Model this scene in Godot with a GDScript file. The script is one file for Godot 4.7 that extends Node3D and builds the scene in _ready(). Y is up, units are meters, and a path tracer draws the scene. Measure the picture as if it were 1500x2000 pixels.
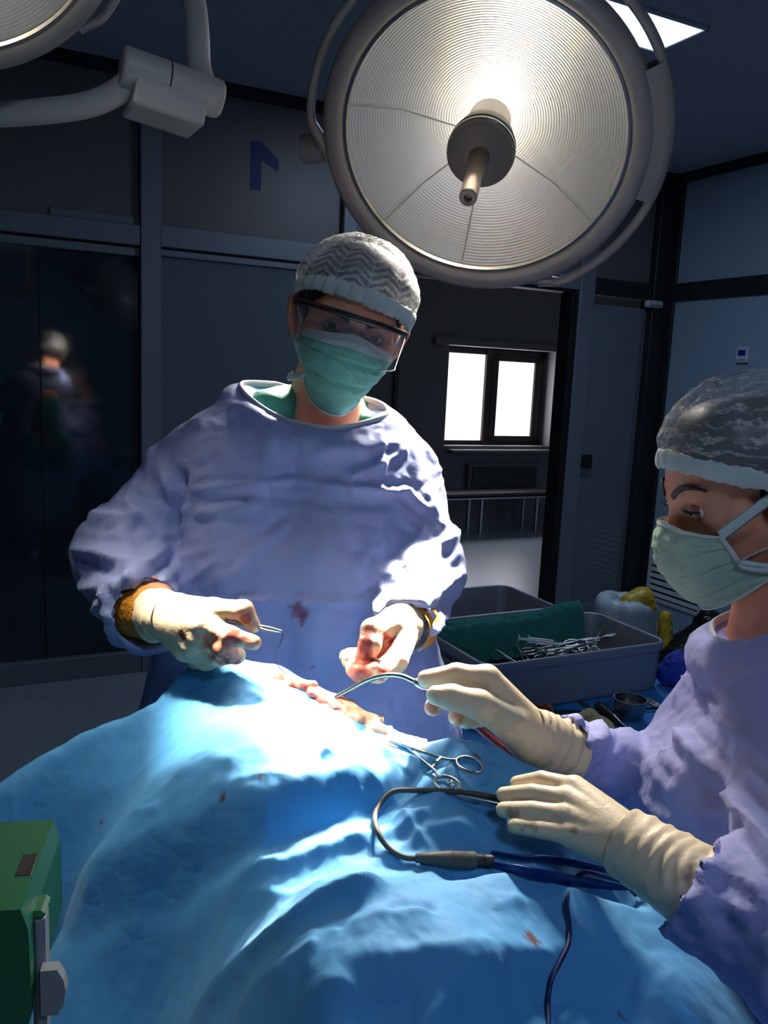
extends Node3D
# An operating room. Design frame: x right, y up, -z straight ahead; the camera stands at EYE, the room is turned by RB.
const F := 1618.0
const EYE := Vector3(0, 1.55, 0)
const ZB := -4.189
const XR := 4.135
const CEIL := 2.92
var CAM := Basis(Vector3(0.99896648, 0.04487063, -0.00725256), Vector3(-0.04545297, 0.98616764, -0.15939701), Vector3(0, 0.15956192, 0.98718792))
var RB := Basis(Vector3(0.89238457, 0, -0.45127571), Vector3.UP, Vector3(0.45127571, 0, 0.89238457))
var M := {}
var used := {}


class MB:
	# A mesh under construction.
	var v := PackedVector3Array()
	var n := PackedVector3Array()
	var c := PackedColorArray()
	var uv := PackedVector2Array()
	var t := PackedInt32Array()
	var col := Color.WHITE
	var tinted := false
	var mapped := false

	func vert(p: Vector3, nn: Vector3, w := Vector2.ZERO) -> int:
		v.append(p)
		n.append(nn)
		c.append(col)
		uv.append(w)
		return v.size() - 1

	func tri(a: int, b: int, d: int) -> void:
		t.append(a)
		t.append(b)
		t.append(d)

	func quad(a: int, b: int, d: int, e: int) -> void:
		tri(a, b, d)
		tri(a, d, e)

	func flat(pts: Array, out := Vector3.ZERO) -> void:
		var nn: Vector3 = (pts[1] - pts[0]).cross(pts[2] - pts[0]).normalized()
		if out != Vector3.ZERO and nn.dot(out) < 0:
			nn = -nn
		var f := v.size()
		for p in pts:
			vert(p, nn)
		for i in range(1, pts.size() - 1):
			tri(f, f + i, f + i + 1)

	func box(xf: Transform3D, size: Vector3, bev := 0.0) -> MB:
		var h := size * 0.5
		bev = minf(bev, minf(h.x, minf(h.y, h.z)) * 0.9)
		var at := func(s: Vector3, k: int) -> Vector3:
			var q := Vector3(s.x * h.x, s.y * h.y, s.z * h.z)
			for a in 3:
				if a != k:
					q[a] -= s[a] * bev
			return xf * q
		for k in 3:
			var a := (k + 1) % 3
			var b := (k + 2) % 3
			for s in [-1.0, 1.0]:
				var pts := []
				for w in [[-1, -1], [1, -1], [1, 1], [-1, 1]]:
					var q := Vector3.ZERO
					q[k] = s
					q[a] = w[0]
					q[b] = w[1]
					pts.append(at.call(q, k))
				var o := Vector3.ZERO
				o[k] = s
				flat(pts, xf.basis * o)
			if bev > 0:
				for sa in [-1.0, 1.0]:
					for sb in [-1.0, 1.0]:
						var q0 := Vector3.ZERO
						q0[k] = -1
						q0[a] = sa
						q0[b] = sb
						var q1 := q0
						q1[k] = 1
						var o2 := q0
						o2[k] = 0
						flat([at.call(q0, a), at.call(q1, a), at.call(q1, b), at.call(q0, b)], xf.basis * o2)
		if bev > 0:
			for sx in [-1.0, 1.0]:
				for sy in [-1.0, 1.0]:
					for sz in [-1.0, 1.0]:
						var q := Vector3(sx, sy, sz)
						flat([at.call(q, 0), at.call(q, 1), at.call(q, 2)], xf.basis * q)
		return self

	func bx(x0: float, x1: float, y0: float, y1: float, z0: float, z1: float, bev := 0.0) -> MB:
		return box(Transform3D(Basis.IDENTITY, Vector3(x0 + x1, y0 + y1, z0 + z1) * 0.5), Vector3(absf(x1 - x0), absf(y1 - y0), absf(z1 - z0)), bev)

	func tube(pts: Array, rads, sides := 10, flatten := 1.0, side := Vector3.ZERO, caps := true) -> MB:
		var m := pts.size()
		var ax: Vector3 = (pts[1] - pts[0]).normalized()
		var x := side if side != Vector3.ZERO else (Vector3.UP if absf(ax.y) < 0.9 else Vector3.RIGHT)
		var f := v.size()
		for i in m:
			var d: Vector3 = (pts[mini(i + 1, m - 1)] - pts[maxi(i - 1, 0)]).normalized()
			x = (x - d * x.dot(d)).normalized()
			var y := d.cross(x)
			var r: float = rads[i] if rads is Array else float(rads)
			for k in sides:
				var an := TAU * k / sides
				vert(pts[i] + (x * cos(an) + y * sin(an) * flatten) * r, (x * cos(an) * flatten + y * sin(an)).normalized(), Vector2(float(k) / sides, float(i) / (m - 1)))
		for i in m - 1:
			for k in sides:
				var k2 := (k + 1) % sides
				quad(f + i * sides + k, f + i * sides + k2, f + (i + 1) * sides + k2, f + (i + 1) * sides + k)
		if caps:
			for e in [0, m - 1]:
				var ring := []
				for k in sides:
					ring.append(v[f + e * sides + k])
				flat(ring, pts[e] - pts[1 if e == 0 else m - 2])
		return self

	func lathe(prof: Array, xf: Transform3D, sides := 32, a0 := 0.0, a1 := TAU, sharp := 0.6) -> MB:
		var m := prof.size()
		var seg := []
		for i in m - 1:
			var d: Vector2 = (prof[i + 1] - prof[i])
			seg.append(Vector2(d.y, -d.x).normalized())
		for i in m - 1:
			var na: Vector2 = seg[i]
			var nb: Vector2 = seg[i]
			if i > 0 and seg[i - 1].dot(seg[i]) > sharp:
				na = (seg[i - 1] + seg[i]).normalized()
			if i < m - 2 and seg[i + 1].dot(seg[i]) > sharp:
				nb = (seg[i + 1] + seg[i]).normalized()
			var f := v.size()
			for k in sides + 1:
				var an := a0 + (a1 - a0) * k / sides
				var cs := cos(an)
				var sn := sin(an)
				for w in [[prof[i], na], [prof[i + 1], nb]]:
					vert(xf * Vector3(w[0].x * cs, w[0].y, w[0].x * sn), (xf.basis * Vector3(w[1].x * cs, w[1].y, w[1].x * sn)).normalized(), Vector2(float(k) / sides, w[0].y))
			for k in sides:
				quad(f + 2 * k, f + 2 * k + 1, f + 2 * k + 3, f + 2 * k + 2)
		return self

	func grid(nu: int, nv: int, fn: Callable, wrap := false) -> MB:
		# fn(u, v) with u, v from 0 to 1
		var f := v.size()
		var du := nu if wrap else nu - 1
		for j in nv:
			for i in nu:
				var w := Vector2(float(i) / du, float(j) / (nv - 1))
				vert(fn.call(w.x, w.y), Vector3.ZERO, w)
		for j in nv - 1:
			for i in du:
				var i2 := (i + 1) % nu
				quad(f + j * nu + i, f + j * nu + i2, f + (j + 1) * nu + i2, f + (j + 1) * nu + i)
		smooth_from(f, t.size() - du * (nv - 1) * 6)
		return self

	func smooth_from(f: int, t0: int) -> void:
		for i in range(f, v.size()):
			n[i] = Vector3.ZERO
		for i in range(t0, t.size(), 3):
			var a := t[i]
			var b := t[i + 1]
			var d := t[i + 2]
			var g := (v[b] - v[a]).cross(v[d] - v[a])
			n[a] += g
			n[b] += g
			n[d] += g
		for i in range(f, v.size()):
			n[i] = n[i].normalized()

	func prism(poly: PackedVector2Array, xf: Transform3D, depth: float) -> MB:
		# poly in local xy, from z = 0 to z = depth
		var ids := Geometry2D.triangulate_polygon(poly)
		for z in [0.0, depth]:
			var f := v.size()
			var nn := (xf.basis.z * (1.0 if z > 0.0 else -1.0)).normalized()
			for p in poly:
				vert(xf * Vector3(p.x, p.y, z), nn)
			for i in range(0, ids.size(), 3):
				tri(f + ids[i], f + ids[i + 1], f + ids[i + 2])
		var ccw := not Geometry2D.is_polygon_clockwise(poly)
		for i in poly.size():
			var a := poly[i]
			var b := poly[(i + 1) % poly.size()]
			var o := Vector3(b.y - a.y, a.x - b.x, 0) * (1.0 if ccw else -1.0)
			flat([xf * Vector3(a.x, a.y, 0), xf * Vector3(b.x, b.y, 0), xf * Vector3(b.x, b.y, depth), xf * Vector3(a.x, a.y, depth)], xf.basis * o)
		return self

	func ball(p: Vector3, r: Vector3, b := Basis.IDENTITY, sides := 16) -> MB:
		var prof := []
		for i in 11:
			var an := -PI / 2 + PI * i / 10
			prof.append(Vector2(maxf(cos(an), 1e-4), sin(an)))
		var f := v.size()
		lathe(prof, Transform3D(b * Basis.from_scale(r), p), sides)
		for i in range(f, v.size()):
			var q := b.inverse() * (v[i] - p)
			n[i] = (b * Vector3(q.x / r.x / r.x, q.y / r.y / r.y, q.z / r.z / r.z)).normalized()
		return self

	func sdf(prims: Array, cell: float, k := 0.02, relax := 2) -> MB:
		# prims: [a, b, ra, rb, squash direction or null, squash, cut?]; a smooth union of tapered capsules, meshed as surface nets
		var lo := Vector3.INF
		var hi := -Vector3.INF
		for p in prims:
			if p.size() > 6:
				continue
			var r := maxf(p[2], p[3]) + 2 * cell
			for q in [p[0], p[1]]:
				lo = lo.min(q - Vector3.ONE * r)
				hi = hi.max(q + Vector3.ONE * r)
		var d := Vector3i(((hi - lo) / cell).ceil()) + Vector3i.ONE
		var sy := d.x
		var sz := d.x * d.y
		var fl := PackedFloat32Array()
		fl.resize(sz * d.z)
		fl.fill(1.0)
		for p in prims:
			var a: Vector3 = p[0]
			var b: Vector3 = p[1]
			var ra: float = p[2]
			var rb: float = p[3]
			var sq := Vector3.ZERO
			var sf := 0.0
			if p.size() > 4 and p[4] != null:
				sq = (p[4] as Vector3).normalized()
				sf = float(p[5]) - 1.0
			var cut: bool = p.size() > 6
			var r := maxf(ra, rb) + k + 2 * cell
			var i0 := Vector3i(((a.min(b) - Vector3.ONE * r - lo) / cell).floor()).clamp(Vector3i.ZERO, d - Vector3i.ONE)
			var i1 := Vector3i(((a.max(b) + Vector3.ONE * r - lo) / cell).ceil()).clamp(Vector3i.ZERO, d - Vector3i.ONE)
			var ba := b - a
			ba += sq * (sq.dot(ba) * sf)
			var inv := 1.0 / maxf(ba.length_squared(), 1e-9)
			for z in range(i0.z, i1.z + 1):
				for y in range(i0.y, i1.y + 1):
					var at := z * sz + y * sy + i0.x
					var q := lo + Vector3(i0.x, y, z) * cell - a
					for x in range(i0.x, i1.x + 1):
						var w := q
						if sf != 0.0:
							w += sq * (sq.dot(w) * sf)
						var h := clampf(w.dot(ba) * inv, 0.0, 1.0)
						var e := (w - ba * h).length() - ra - (rb - ra) * h
						var o := fl[at]
						if cut:
							e = -e
							var g := maxf(k * 0.5 - absf(e - o), 0.0)
							fl[at] = maxf(e, o) + g * g / (2.0 * k)
						else:
							var g := maxf(k - absf(e - o), 0.0)
							fl[at] = minf(e, o) - g * g / (4.0 * k)
						at += 1
						q.x += cell
		# surface nets
		var cellv := {}
		var f := v.size()
		var t0 := t.size()
		var offs := [0, 1, sy, sy + 1, sz, sz + 1, sz + sy, sz + sy + 1]
		var corner := [Vector3(0, 0, 0), Vector3(1, 0, 0), Vector3(0, 1, 0), Vector3(1, 1, 0), Vector3(0, 0, 1), Vector3(1, 0, 1), Vector3(0, 1, 1), Vector3(1, 1, 1)]
		var edges := [[0, 1], [2, 3], [4, 5], [6, 7], [0, 2], [1, 3], [4, 6], [5, 7], [0, 4], [1, 5], [2, 6], [3, 7]]
		var near := cell * 2.5
		var active := PackedInt32Array()
		for z in d.z - 1:
			for y in d.y - 1:
				var at := z * sz + y * sy
				for x in d.x - 1:
					if absf(fl[at]) < near:
						active.append(at)
					at += 1
		for at in active:
			var s := 0
			for k8 in 8:
				if fl[at + offs[k8]] < 0.0:
					s |= 1 << k8
			if s == 0 or s == 255:
				continue
			var sum := Vector3.ZERO
			var cnt := 0
			for e in edges:
				var x0: float = fl[at + offs[e[0]]]
				var x1: float = fl[at + offs[e[1]]]
				if (x0 < 0.0) != (x1 < 0.0):
					sum += corner[e[0]].lerp(corner[e[1]], x0 / (x0 - x1))
					cnt += 1
			var pz := at / sz
			var py := (at - pz * sz) / sy
			cellv[at] = vert(lo + (Vector3(at - pz * sz - py * sy, py, pz) + sum / cnt) * cell, Vector3.ZERO)
		for at in active:
			var in0 := fl[at] < 0.0
			for w in [[1, sy, sz], [sy, sz, 1], [sz, 1, sy]]:
				if in0 == (fl[at + w[0]] < 0.0):
					continue
				var q := [cellv.get(at, -1), cellv.get(at - w[1], -1), cellv.get(at - w[1] - w[2], -1), cellv.get(at - w[2], -1)]
				if q.min() < 0:
					continue
				if in0:
					quad(q[0], q[1], q[2], q[3])
				else:
					quad(q[0], q[3], q[2], q[1])
		for it in relax:
			var acc := PackedVector3Array()
			acc.resize(v.size() - f)
			var cn := PackedInt32Array()
			cn.resize(v.size() - f)
			for i in range(t0, t.size(), 3):
				for e in 3:
					var a := t[i + e]
					var b := t[i + (e + 1) % 3]
					acc[a - f] += v[b]
					cn[a - f] += 1
			for i in range(f, v.size()):
				if cn[i - f] > 0:
					v[i] = v[i].lerp(acc[i - f] / cn[i - f], 0.5)
		smooth_from(f, t0)
		return self

	func outward(ref: Vector3) -> MB:
		# flips all normals when they point at ref
		var s := 0.0
		for i in range(0, v.size(), 7):
			s += n[i].dot(v[i] - ref)
		if s < 0:
			for i in v.size():
				n[i] = -n[i]
		return self

	func warp(fn: Callable) -> MB:
		# fn(point, normal) -> point, then new normals with the same side
		var old := n.duplicate()
		for i in v.size():
			v[i] = fn.call(v[i], n[i])
		smooth_from(0, 0)
		for i in v.size():
			if n[i].dot(old[i]) < 0:
				n[i] = -n[i]
		return self

	func paint(fn: Callable) -> MB:
		tinted = true
		for i in v.size():
			c[i] = fn.call(v[i], n[i])
		return self

	func commit(xf: Transform3D) -> ArrayMesh:
		for i in v.size():
			v[i] = xf * v[i]
			n[i] = xf.basis * n[i]
		for i in range(0, t.size(), 3):
			var a := t[i]
			var b := t[i + 1]
			var d := t[i + 2]
			if (v[b] - v[a]).cross(v[d] - v[a]).dot(n[a] + n[b] + n[d]) > 0.0:
				t[i + 1] = d
				t[i + 2] = b
		var arr := []
		arr.resize(Mesh.ARRAY_MAX)
		arr[Mesh.ARRAY_VERTEX] = v
		arr[Mesh.ARRAY_NORMAL] = n
		if tinted:
			arr[Mesh.ARRAY_COLOR] = c
		if mapped:
			arr[Mesh.ARRAY_TEX_UV] = uv
		arr[Mesh.ARRAY_INDEX] = t
		var m := ArrayMesh.new()
		m.add_surface_from_arrays(Mesh.PRIMITIVE_TRIANGLES, arr)
		return m


func P(u: float, w: float, d: float) -> Vector3:
	return EYE + CAM * (Vector3(u - 750.0, 1000.0 - w, -F) * (d / F))


func PY(u: float, w: float, y: float) -> Vector3:
	var r := CAM * Vector3(u - 750.0, 1000.0 - w, -F)
	return EYE + r * ((y - EYE.y) / r.y)


func R(x: float, y: float, z: float) -> Vector3:
	return RB * Vector3(x, y, z)


func to_room(p: Vector3) -> Vector3:
	return RB.inverse() * p


func numbered(called: String) -> String:
	var k: int = used.get(called, 0)
	used[called] = k + 1
	return called if k == 0 else "%s_%03d" % [called, k]


func tag(o: Node, label: String, category: String, group := "", kind := "") -> void:
	if label:
		o.set_meta("label", label)
	if category:
		o.set_meta("category", category)
	if group:
		o.set_meta("group", group)
	if kind:
		o.set_meta("kind", kind)


func thing(called: String, label: String, category: String, at: Vector3, basis := Basis.IDENTITY, group := "") -> Node3D:
	var o := Node3D.new()
	o.name = numbered(called)
	add_child(o, true)
	o.transform = Transform3D(basis, at)
	tag(o, label, category, group)
	return o


func part(mb: MB, called: String, m: Material, parent: Node3D, world := true) -> MeshInstance3D:
	# a part of a thing; its mesh was built in the design frame, or (world = false) in the thing's own axes
	var o := MeshInstance3D.new()
	o.name = called
	var top := parent
	while top.get_parent() != self:
		top = top.get_parent()
	o.mesh = mb.commit(top.transform.affine_inverse() if world else Transform3D.IDENTITY)
	o.material_override = m
	parent.add_child(o, true)
	return o


func solo(mb: MB, called: String, m: Material, label: String, category: String, group := "", basis := Basis.IDENTITY) -> MeshInstance3D:
	# a thing that is one mesh, its origin at the middle of its base
	var lo := Vector3.INF
	var hi := -Vector3.INF
	var inv := basis.inverse()
	for p in mb.v:
		lo = lo.min(inv * p)
		hi = hi.max(inv * p)
	var at := basis * Vector3((lo.x + hi.x) * 0.5, lo.y, (lo.z + hi.z) * 0.5)
	var o := MeshInstance3D.new()
	o.name = numbered(called)
	o.transform = Transform3D(basis, at)
	o.mesh = mb.commit(o.transform.affine_inverse())
	o.material_override = m
	add_child(o, true)
	tag(o, label, category, group)
	return o


func struct(mb: MB, called: String, m: Material, label := "", parent: Node3D = null) -> MeshInstance3D:
	# a piece of the setting, built in room axes
	var o := MeshInstance3D.new()
	o.material_override = m
	if parent:
		o.name = called
		o.mesh = mb.commit(Transform3D.IDENTITY)
		parent.add_child(o, true)
	else:
		o.name = numbered(called)
		o.basis = RB
		o.mesh = mb.commit(Transform3D.IDENTITY)
		add_child(o, true)
		o.set_meta("kind", "structure")
		if label:
			o.set_meta("label", label)
	return o


func mat(rgb: Array, rough := 0.6, metal := 0.0, o := {}) -> StandardMaterial3D:
	var m := StandardMaterial3D.new()
	m.albedo_color = Color8(rgb[0], rgb[1], rgb[2])
	m.roughness = rough
	m.metallic = metal
	if o.has("bump"):
		m.heightmap_enabled = true
		m.heightmap_texture = o.bump
		m.heightmap_scale = o.get("relief", 0.1)
		m.uv1_triplanar = true
		m.uv1_scale = Vector3.ONE * o.get("per_metre", 10.0)
	if o.has("tex"):
		m.albedo_texture = o.tex
		if o.has("per_metre"):
			m.uv1_triplanar = true
			m.uv1_scale = Vector3.ONE * o.per_metre
	if o.get("vc", false):
		m.vertex_color_use_as_albedo = true
	if o.has("alpha"):
		m.transparency = BaseMaterial3D.TRANSPARENCY_ALPHA
		m.albedo_color.a = o.alpha
	if o.has("glow"):
		m.emission_enabled = true
		m.emission = o.get("glow_color", m.albedo_color)
		m.emission_energy_multiplier = o.glow
	if o.has("spec"):
		m.metallic_specular = o.spec
	if o.has("coat"):
		m.clearcoat_enabled = true
		m.clearcoat = o.coat
		m.clearcoat_roughness = o.get("coat_rough", 0.05)
	if o.has("back"):
		m.backlight_enabled = true
		m.backlight = o.back
	if o.has("sss"):
		m.subsurf_scatter_enabled = true
		m.subsurf_scatter_strength = o.sss
	if o.has("sheen"):
		m.rim_enabled = true
		m.rim = o.sheen
		m.rim_tint = 0.6
	m.cull_mode = BaseMaterial3D.CULL_DISABLED
	return m


func noise_tex(type: int, freq: float, size := 512, oct := 3, seed_ := 1, ramp: Gradient = null) -> NoiseTexture2D:
	var f := FastNoiseLite.new()
	f.noise_type = type
	f.frequency = freq
	f.seed = seed_
	f.fractal_octaves = oct
	if type == FastNoiseLite.TYPE_CELLULAR:
		f.cellular_return_type = FastNoiseLite.RETURN_DISTANCE2_SUB
	var t := NoiseTexture2D.new()
	t.width = size
	t.height = size
	t.seamless = true
	t.noise = f
	if ramp:
		t.color_ramp = ramp
	return t


func grad(stops: Array) -> Gradient:
	var g := Gradient.new()
	var o := PackedFloat32Array()
	var c := PackedColorArray()
	for s in stops:
		o.append(s[0])
		c.append(Color8(s[1], s[2], s[3]))
	g.offsets = o
	g.colors = c
	return g


func curve(pts: Array, per := 8) -> Array:
	# a smooth curve through the points
	var out := []
	var m := pts.size()
	for i in m - 1:
		var a: Vector3 = pts[maxi(i - 1, 0)]
		var d: Vector3 = pts[mini(i + 2, m - 1)]
		for k in per:
			out.append((pts[i] as Vector3).cubic_interpolate(pts[i + 1], a, d, float(k) / per))
	out.append(pts[m - 1])
	return out


func frame(y: Vector3, x_hint: Vector3) -> Basis:
	y = y.normalized()
	var x := (x_hint - y * x_hint.dot(y)).normalized()
	return Basis(x, y, x.cross(y))


func tf(at: Vector3, b := Basis.IDENTITY) -> Transform3D:
	return Transform3D(b, at)


func _ready() -> void:
	setup()
	materials()
	room()
	lamps()
	furniture()
	people()
	table_and_tools()


const LAMP_AT := Vector2(943, 283)
const LAMP_DEPTH := 1.85


func setup() -> void:
	var cam := Camera3D.new()
	cam.name = "camera"
	cam.fov = rad_to_deg(2.0 * atan(1000.0 / F))
	cam.near = 0.05
	cam.far = 60.0
	cam.transform = Transform3D(CAM, EYE)
	add_child(cam)
	cam.current = true
	var env := Environment.new()
	env.background_mode = Environment.BG_SKY
	var sky := Sky.new()
	var sm := ProceduralSkyMaterial.new()
	sm.sky_top_color = Color(0.45, 0.6, 0.85)
	sm.sky_horizon_color = Color(0.75, 0.82, 0.9)
	sm.ground_horizon_color = Color(0.6, 0.62, 0.65)
	sm.ground_bottom_color = Color(0.3, 0.3, 0.3)
	sky.sky_material = sm
	env.sky = sky
	env.tonemap_mode = Environment.TONE_MAPPER_LINEAR
	env.tonemap_exposure = 1.0
	env.sdfgi_enabled = true
	env.ssao_enabled = true
	env.ssil_enabled = true
	var we := WorldEnvironment.new()
	we.name = "environment"
	we.environment = env
	add_child(we)


func materials() -> void:
	var fine := noise_tex(FastNoiseLite.TYPE_SIMPLEX_SMOOTH, 0.12, 256, 2, 3)
	var crink := noise_tex(FastNoiseLite.TYPE_CELLULAR, 0.016, 512, 3, 5)
	var soft := noise_tex(FastNoiseLite.TYPE_SIMPLEX_SMOOTH, 0.02, 512, 4, 9)
	M.fine = fine
	M.soft = soft
	M.frame = mat([118, 128, 134], 0.45, 0.2)
	M.dark_frame = mat([40, 44, 46], 0.5, 0.2)
	M.black_gap = mat([10, 11, 12], 0.6)
	M.transom = mat([108, 104, 100], 0.4)
	M.dark_glass = mat([34, 48, 54], 0.05, 0.0, {"spec": 0.6})
	M.blind = mat([74, 98, 112], 0.6)
	M.pane = mat([200, 215, 220], 0.02, 0.0, {"alpha": 0.12})
	M.wall_panel = mat([150, 172, 188], 0.6, 0.0, {"bump": soft, "relief": 0.02, "per_metre": 3.0})
	M.corridor = mat([120, 118, 116], 0.8)
	M.rear_wall = mat([105, 118, 128], 0.8)
	M.ceiling = mat([175, 180, 190], 0.85, 0.0, {"bump": fine, "relief": 0.02, "per_metre": 6.0})
	M.floor = mat([170, 182, 188], 0.35, 0.0, {"tex": noise_tex(FastNoiseLite.TYPE_SIMPLEX, 0.2, 512, 3, 4, grad([[0.0, 190, 195, 198], [0.5, 235, 238, 240], [1.0, 255, 255, 255]])), "per_metre": 2.0})
	M.blue_sticker = mat([14, 18, 110], 0.5)
	M.white_plastic = mat([205, 208, 210], 0.45)
	M.black = mat([14, 15, 16], 0.5)
	M.lcd_blue = mat([20, 24, 150], 0.3, 0.0, {"glow": 0.02, "glow_color": Color8(20, 24, 170)})
	M.lcd_grey = mat([26, 32, 34], 0.3)
	M.brown_frame = mat([52, 36, 32], 0.5)
	M.daylight = mat([235, 238, 250], 0.5, 0.0, {"glow": 1.6, "glow_color": Color8(240, 240, 250)})
	M.tube_light = mat([235, 240, 255], 0.5, 0.0, {"glow": 1.5, "glow_color": Color8(215, 228, 255)})
	M.lamp_paint = mat([156, 150, 140], 0.42, 0.0, {"coat": 0.2, "coat_rough": 0.2})
	M.arm_paint = mat([222, 214, 200], 0.4)
	M.lamp_grey = mat([120, 112, 100], 0.5)
	M.strut = mat([200, 196, 188], 0.4, 0.3)
	M.reflector = mat([238, 240, 236], 0.3, 0.8)
	M.lamp_glass = mat([255, 255, 255], 0.01, 0.0, {"alpha": 0.04})
	M.bulb = mat([255, 246, 226], 0.5, 0.0, {"glow": 75.0, "glow_color": Color8(255, 244, 222)})
	M.handle = mat([176, 150, 126], 0.35, 0.5)
	M.steel = mat([190, 188, 184], 0.25, 1.0)
	M.worn_steel = mat([150, 150, 148], 0.35, 1.0)
	M.dark_steel = mat([90, 86, 82], 0.3, 1.0)
	M.skin = mat([255, 255, 255], 0.5, 0.0, {"vc": true, "sss": 0.15, "bump": fine, "relief": 0.02, "per_metre": 40.0})
	M.hair = mat([26, 20, 17], 0.45)
	M.brow = mat([40, 26, 20], 0.7)
	M.eye_white = mat([225, 218, 212], 0.08)
	M.iris = mat([52, 32, 20], 0.05)
	M.lash = mat([12, 9, 8], 0.6)
	M.gown = mat([255, 255, 255], 0.7, 0.0, {"vc": true, "bump": crink, "relief": 0.16, "per_metre": 3.4, "sheen": 0.25})
	M.drape = mat([255, 255, 255], 0.7, 0.0, {"vc": true, "bump": crink, "relief": 0.15, "per_metre": 2.6, "sheen": 0.25})
	M.binding = mat([205, 205, 220], 0.75, 0.0, {"bump": fine, "relief": 0.04, "per_metre": 30.0})
	M.scrubs = mat([62, 152, 124], 0.8, 0.0, {"bump": fine, "relief": 0.05, "per_metre": 30.0})
	M.mask = mat([120, 190, 168], 0.8, 0.0, {"bump": fine, "relief": 0.04, "per_metre": 40.0, "back": Color(0.25, 0.28, 0.26)})
	M.mask_pale = mat([168, 196, 176], 0.8, 0.0, {"bump": fine, "relief": 0.04, "per_metre": 40.0, "back": Color(0.28, 0.28, 0.25)})
	M.mask_white = mat([205, 218, 212], 0.8, 0.0, {"bump": fine, "relief": 0.04, "per_metre": 40.0, "back": Color(0.3, 0.3, 0.3)})
	M.glove = mat([255, 255, 255], 0.5, 0.0, {"vc": true, "bump": crink, "relief": 0.05, "per_metre": 9.0, "sss": 0.1})
	M.amber = mat([196, 128, 26], 0.5, 0.0, {"bump": soft, "relief": 0.3, "per_metre": 12.0})
	M.goggle = mat([150, 158, 158], 0.02, 0.0, {"alpha": 0.22})
	M.gauze = mat([222, 212, 186], 0.9, 0.0, {"vc": true, "bump": fine, "relief": 0.15, "per_metre": 30.0})
	M.flesh = mat([255, 255, 255], 0.35, 0.0, {"vc": true, "sss": 0.2, "coat": 0.4, "coat_rough": 0.15})
	M.grey_cable = mat([70, 68, 66], 0.6)
	M.navy_cable = mat([22, 32, 84], 0.4)
	M.blue_metal = mat([16, 42, 112], 0.4, 0.2)
	M.green_case = mat([22, 92, 58], 0.4, 0.0, {"bump": fine, "relief": 0.02, "per_metre": 20.0})
	M.grey_plastic = mat([128, 134, 140], 0.5)
	M.tray = mat([150, 156, 166], 0.5, 0.4)
	M.mesh_floor = mat([40, 52, 52], 0.5, 0.5)
	M.green_towel = mat([36, 120, 112], 0.9, 0.0, {"bump": fine, "relief": 0.2, "per_metre": 14.0})
	M.red_tube = mat([150, 16, 22], 0.2, 0.0, {"coat": 0.6})
	M.clear_plastic = mat([215, 225, 228], 0.2, 0.0, {"alpha": 0.35})
	M.table_cloth = mat([44, 132, 204], 0.75, 0.0, {"bump": fine, "relief": 0.06, "per_metre": 20.0})
	M.navy_cloth = mat([34, 60, 170], 0.8, 0.0, {"bump": fine, "relief": 0.08, "per_metre": 16.0})
	M.bag_white = mat([180, 192, 198], 0.4)
	M.bag_yellow = mat([190, 160, 40], 0.4)
	M.bag_black = mat([18, 18, 19], 0.35)
	M.bucket = mat([150, 158, 156], 0.3, 0.6)
	M.bench = mat([40, 38, 40], 0.5)
	M.suture = mat([20, 20, 30], 0.5)
	M.clog = mat([230, 230, 232], 0.5)
	M.pole = mat([160, 164, 168], 0.3, 0.8)


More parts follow.
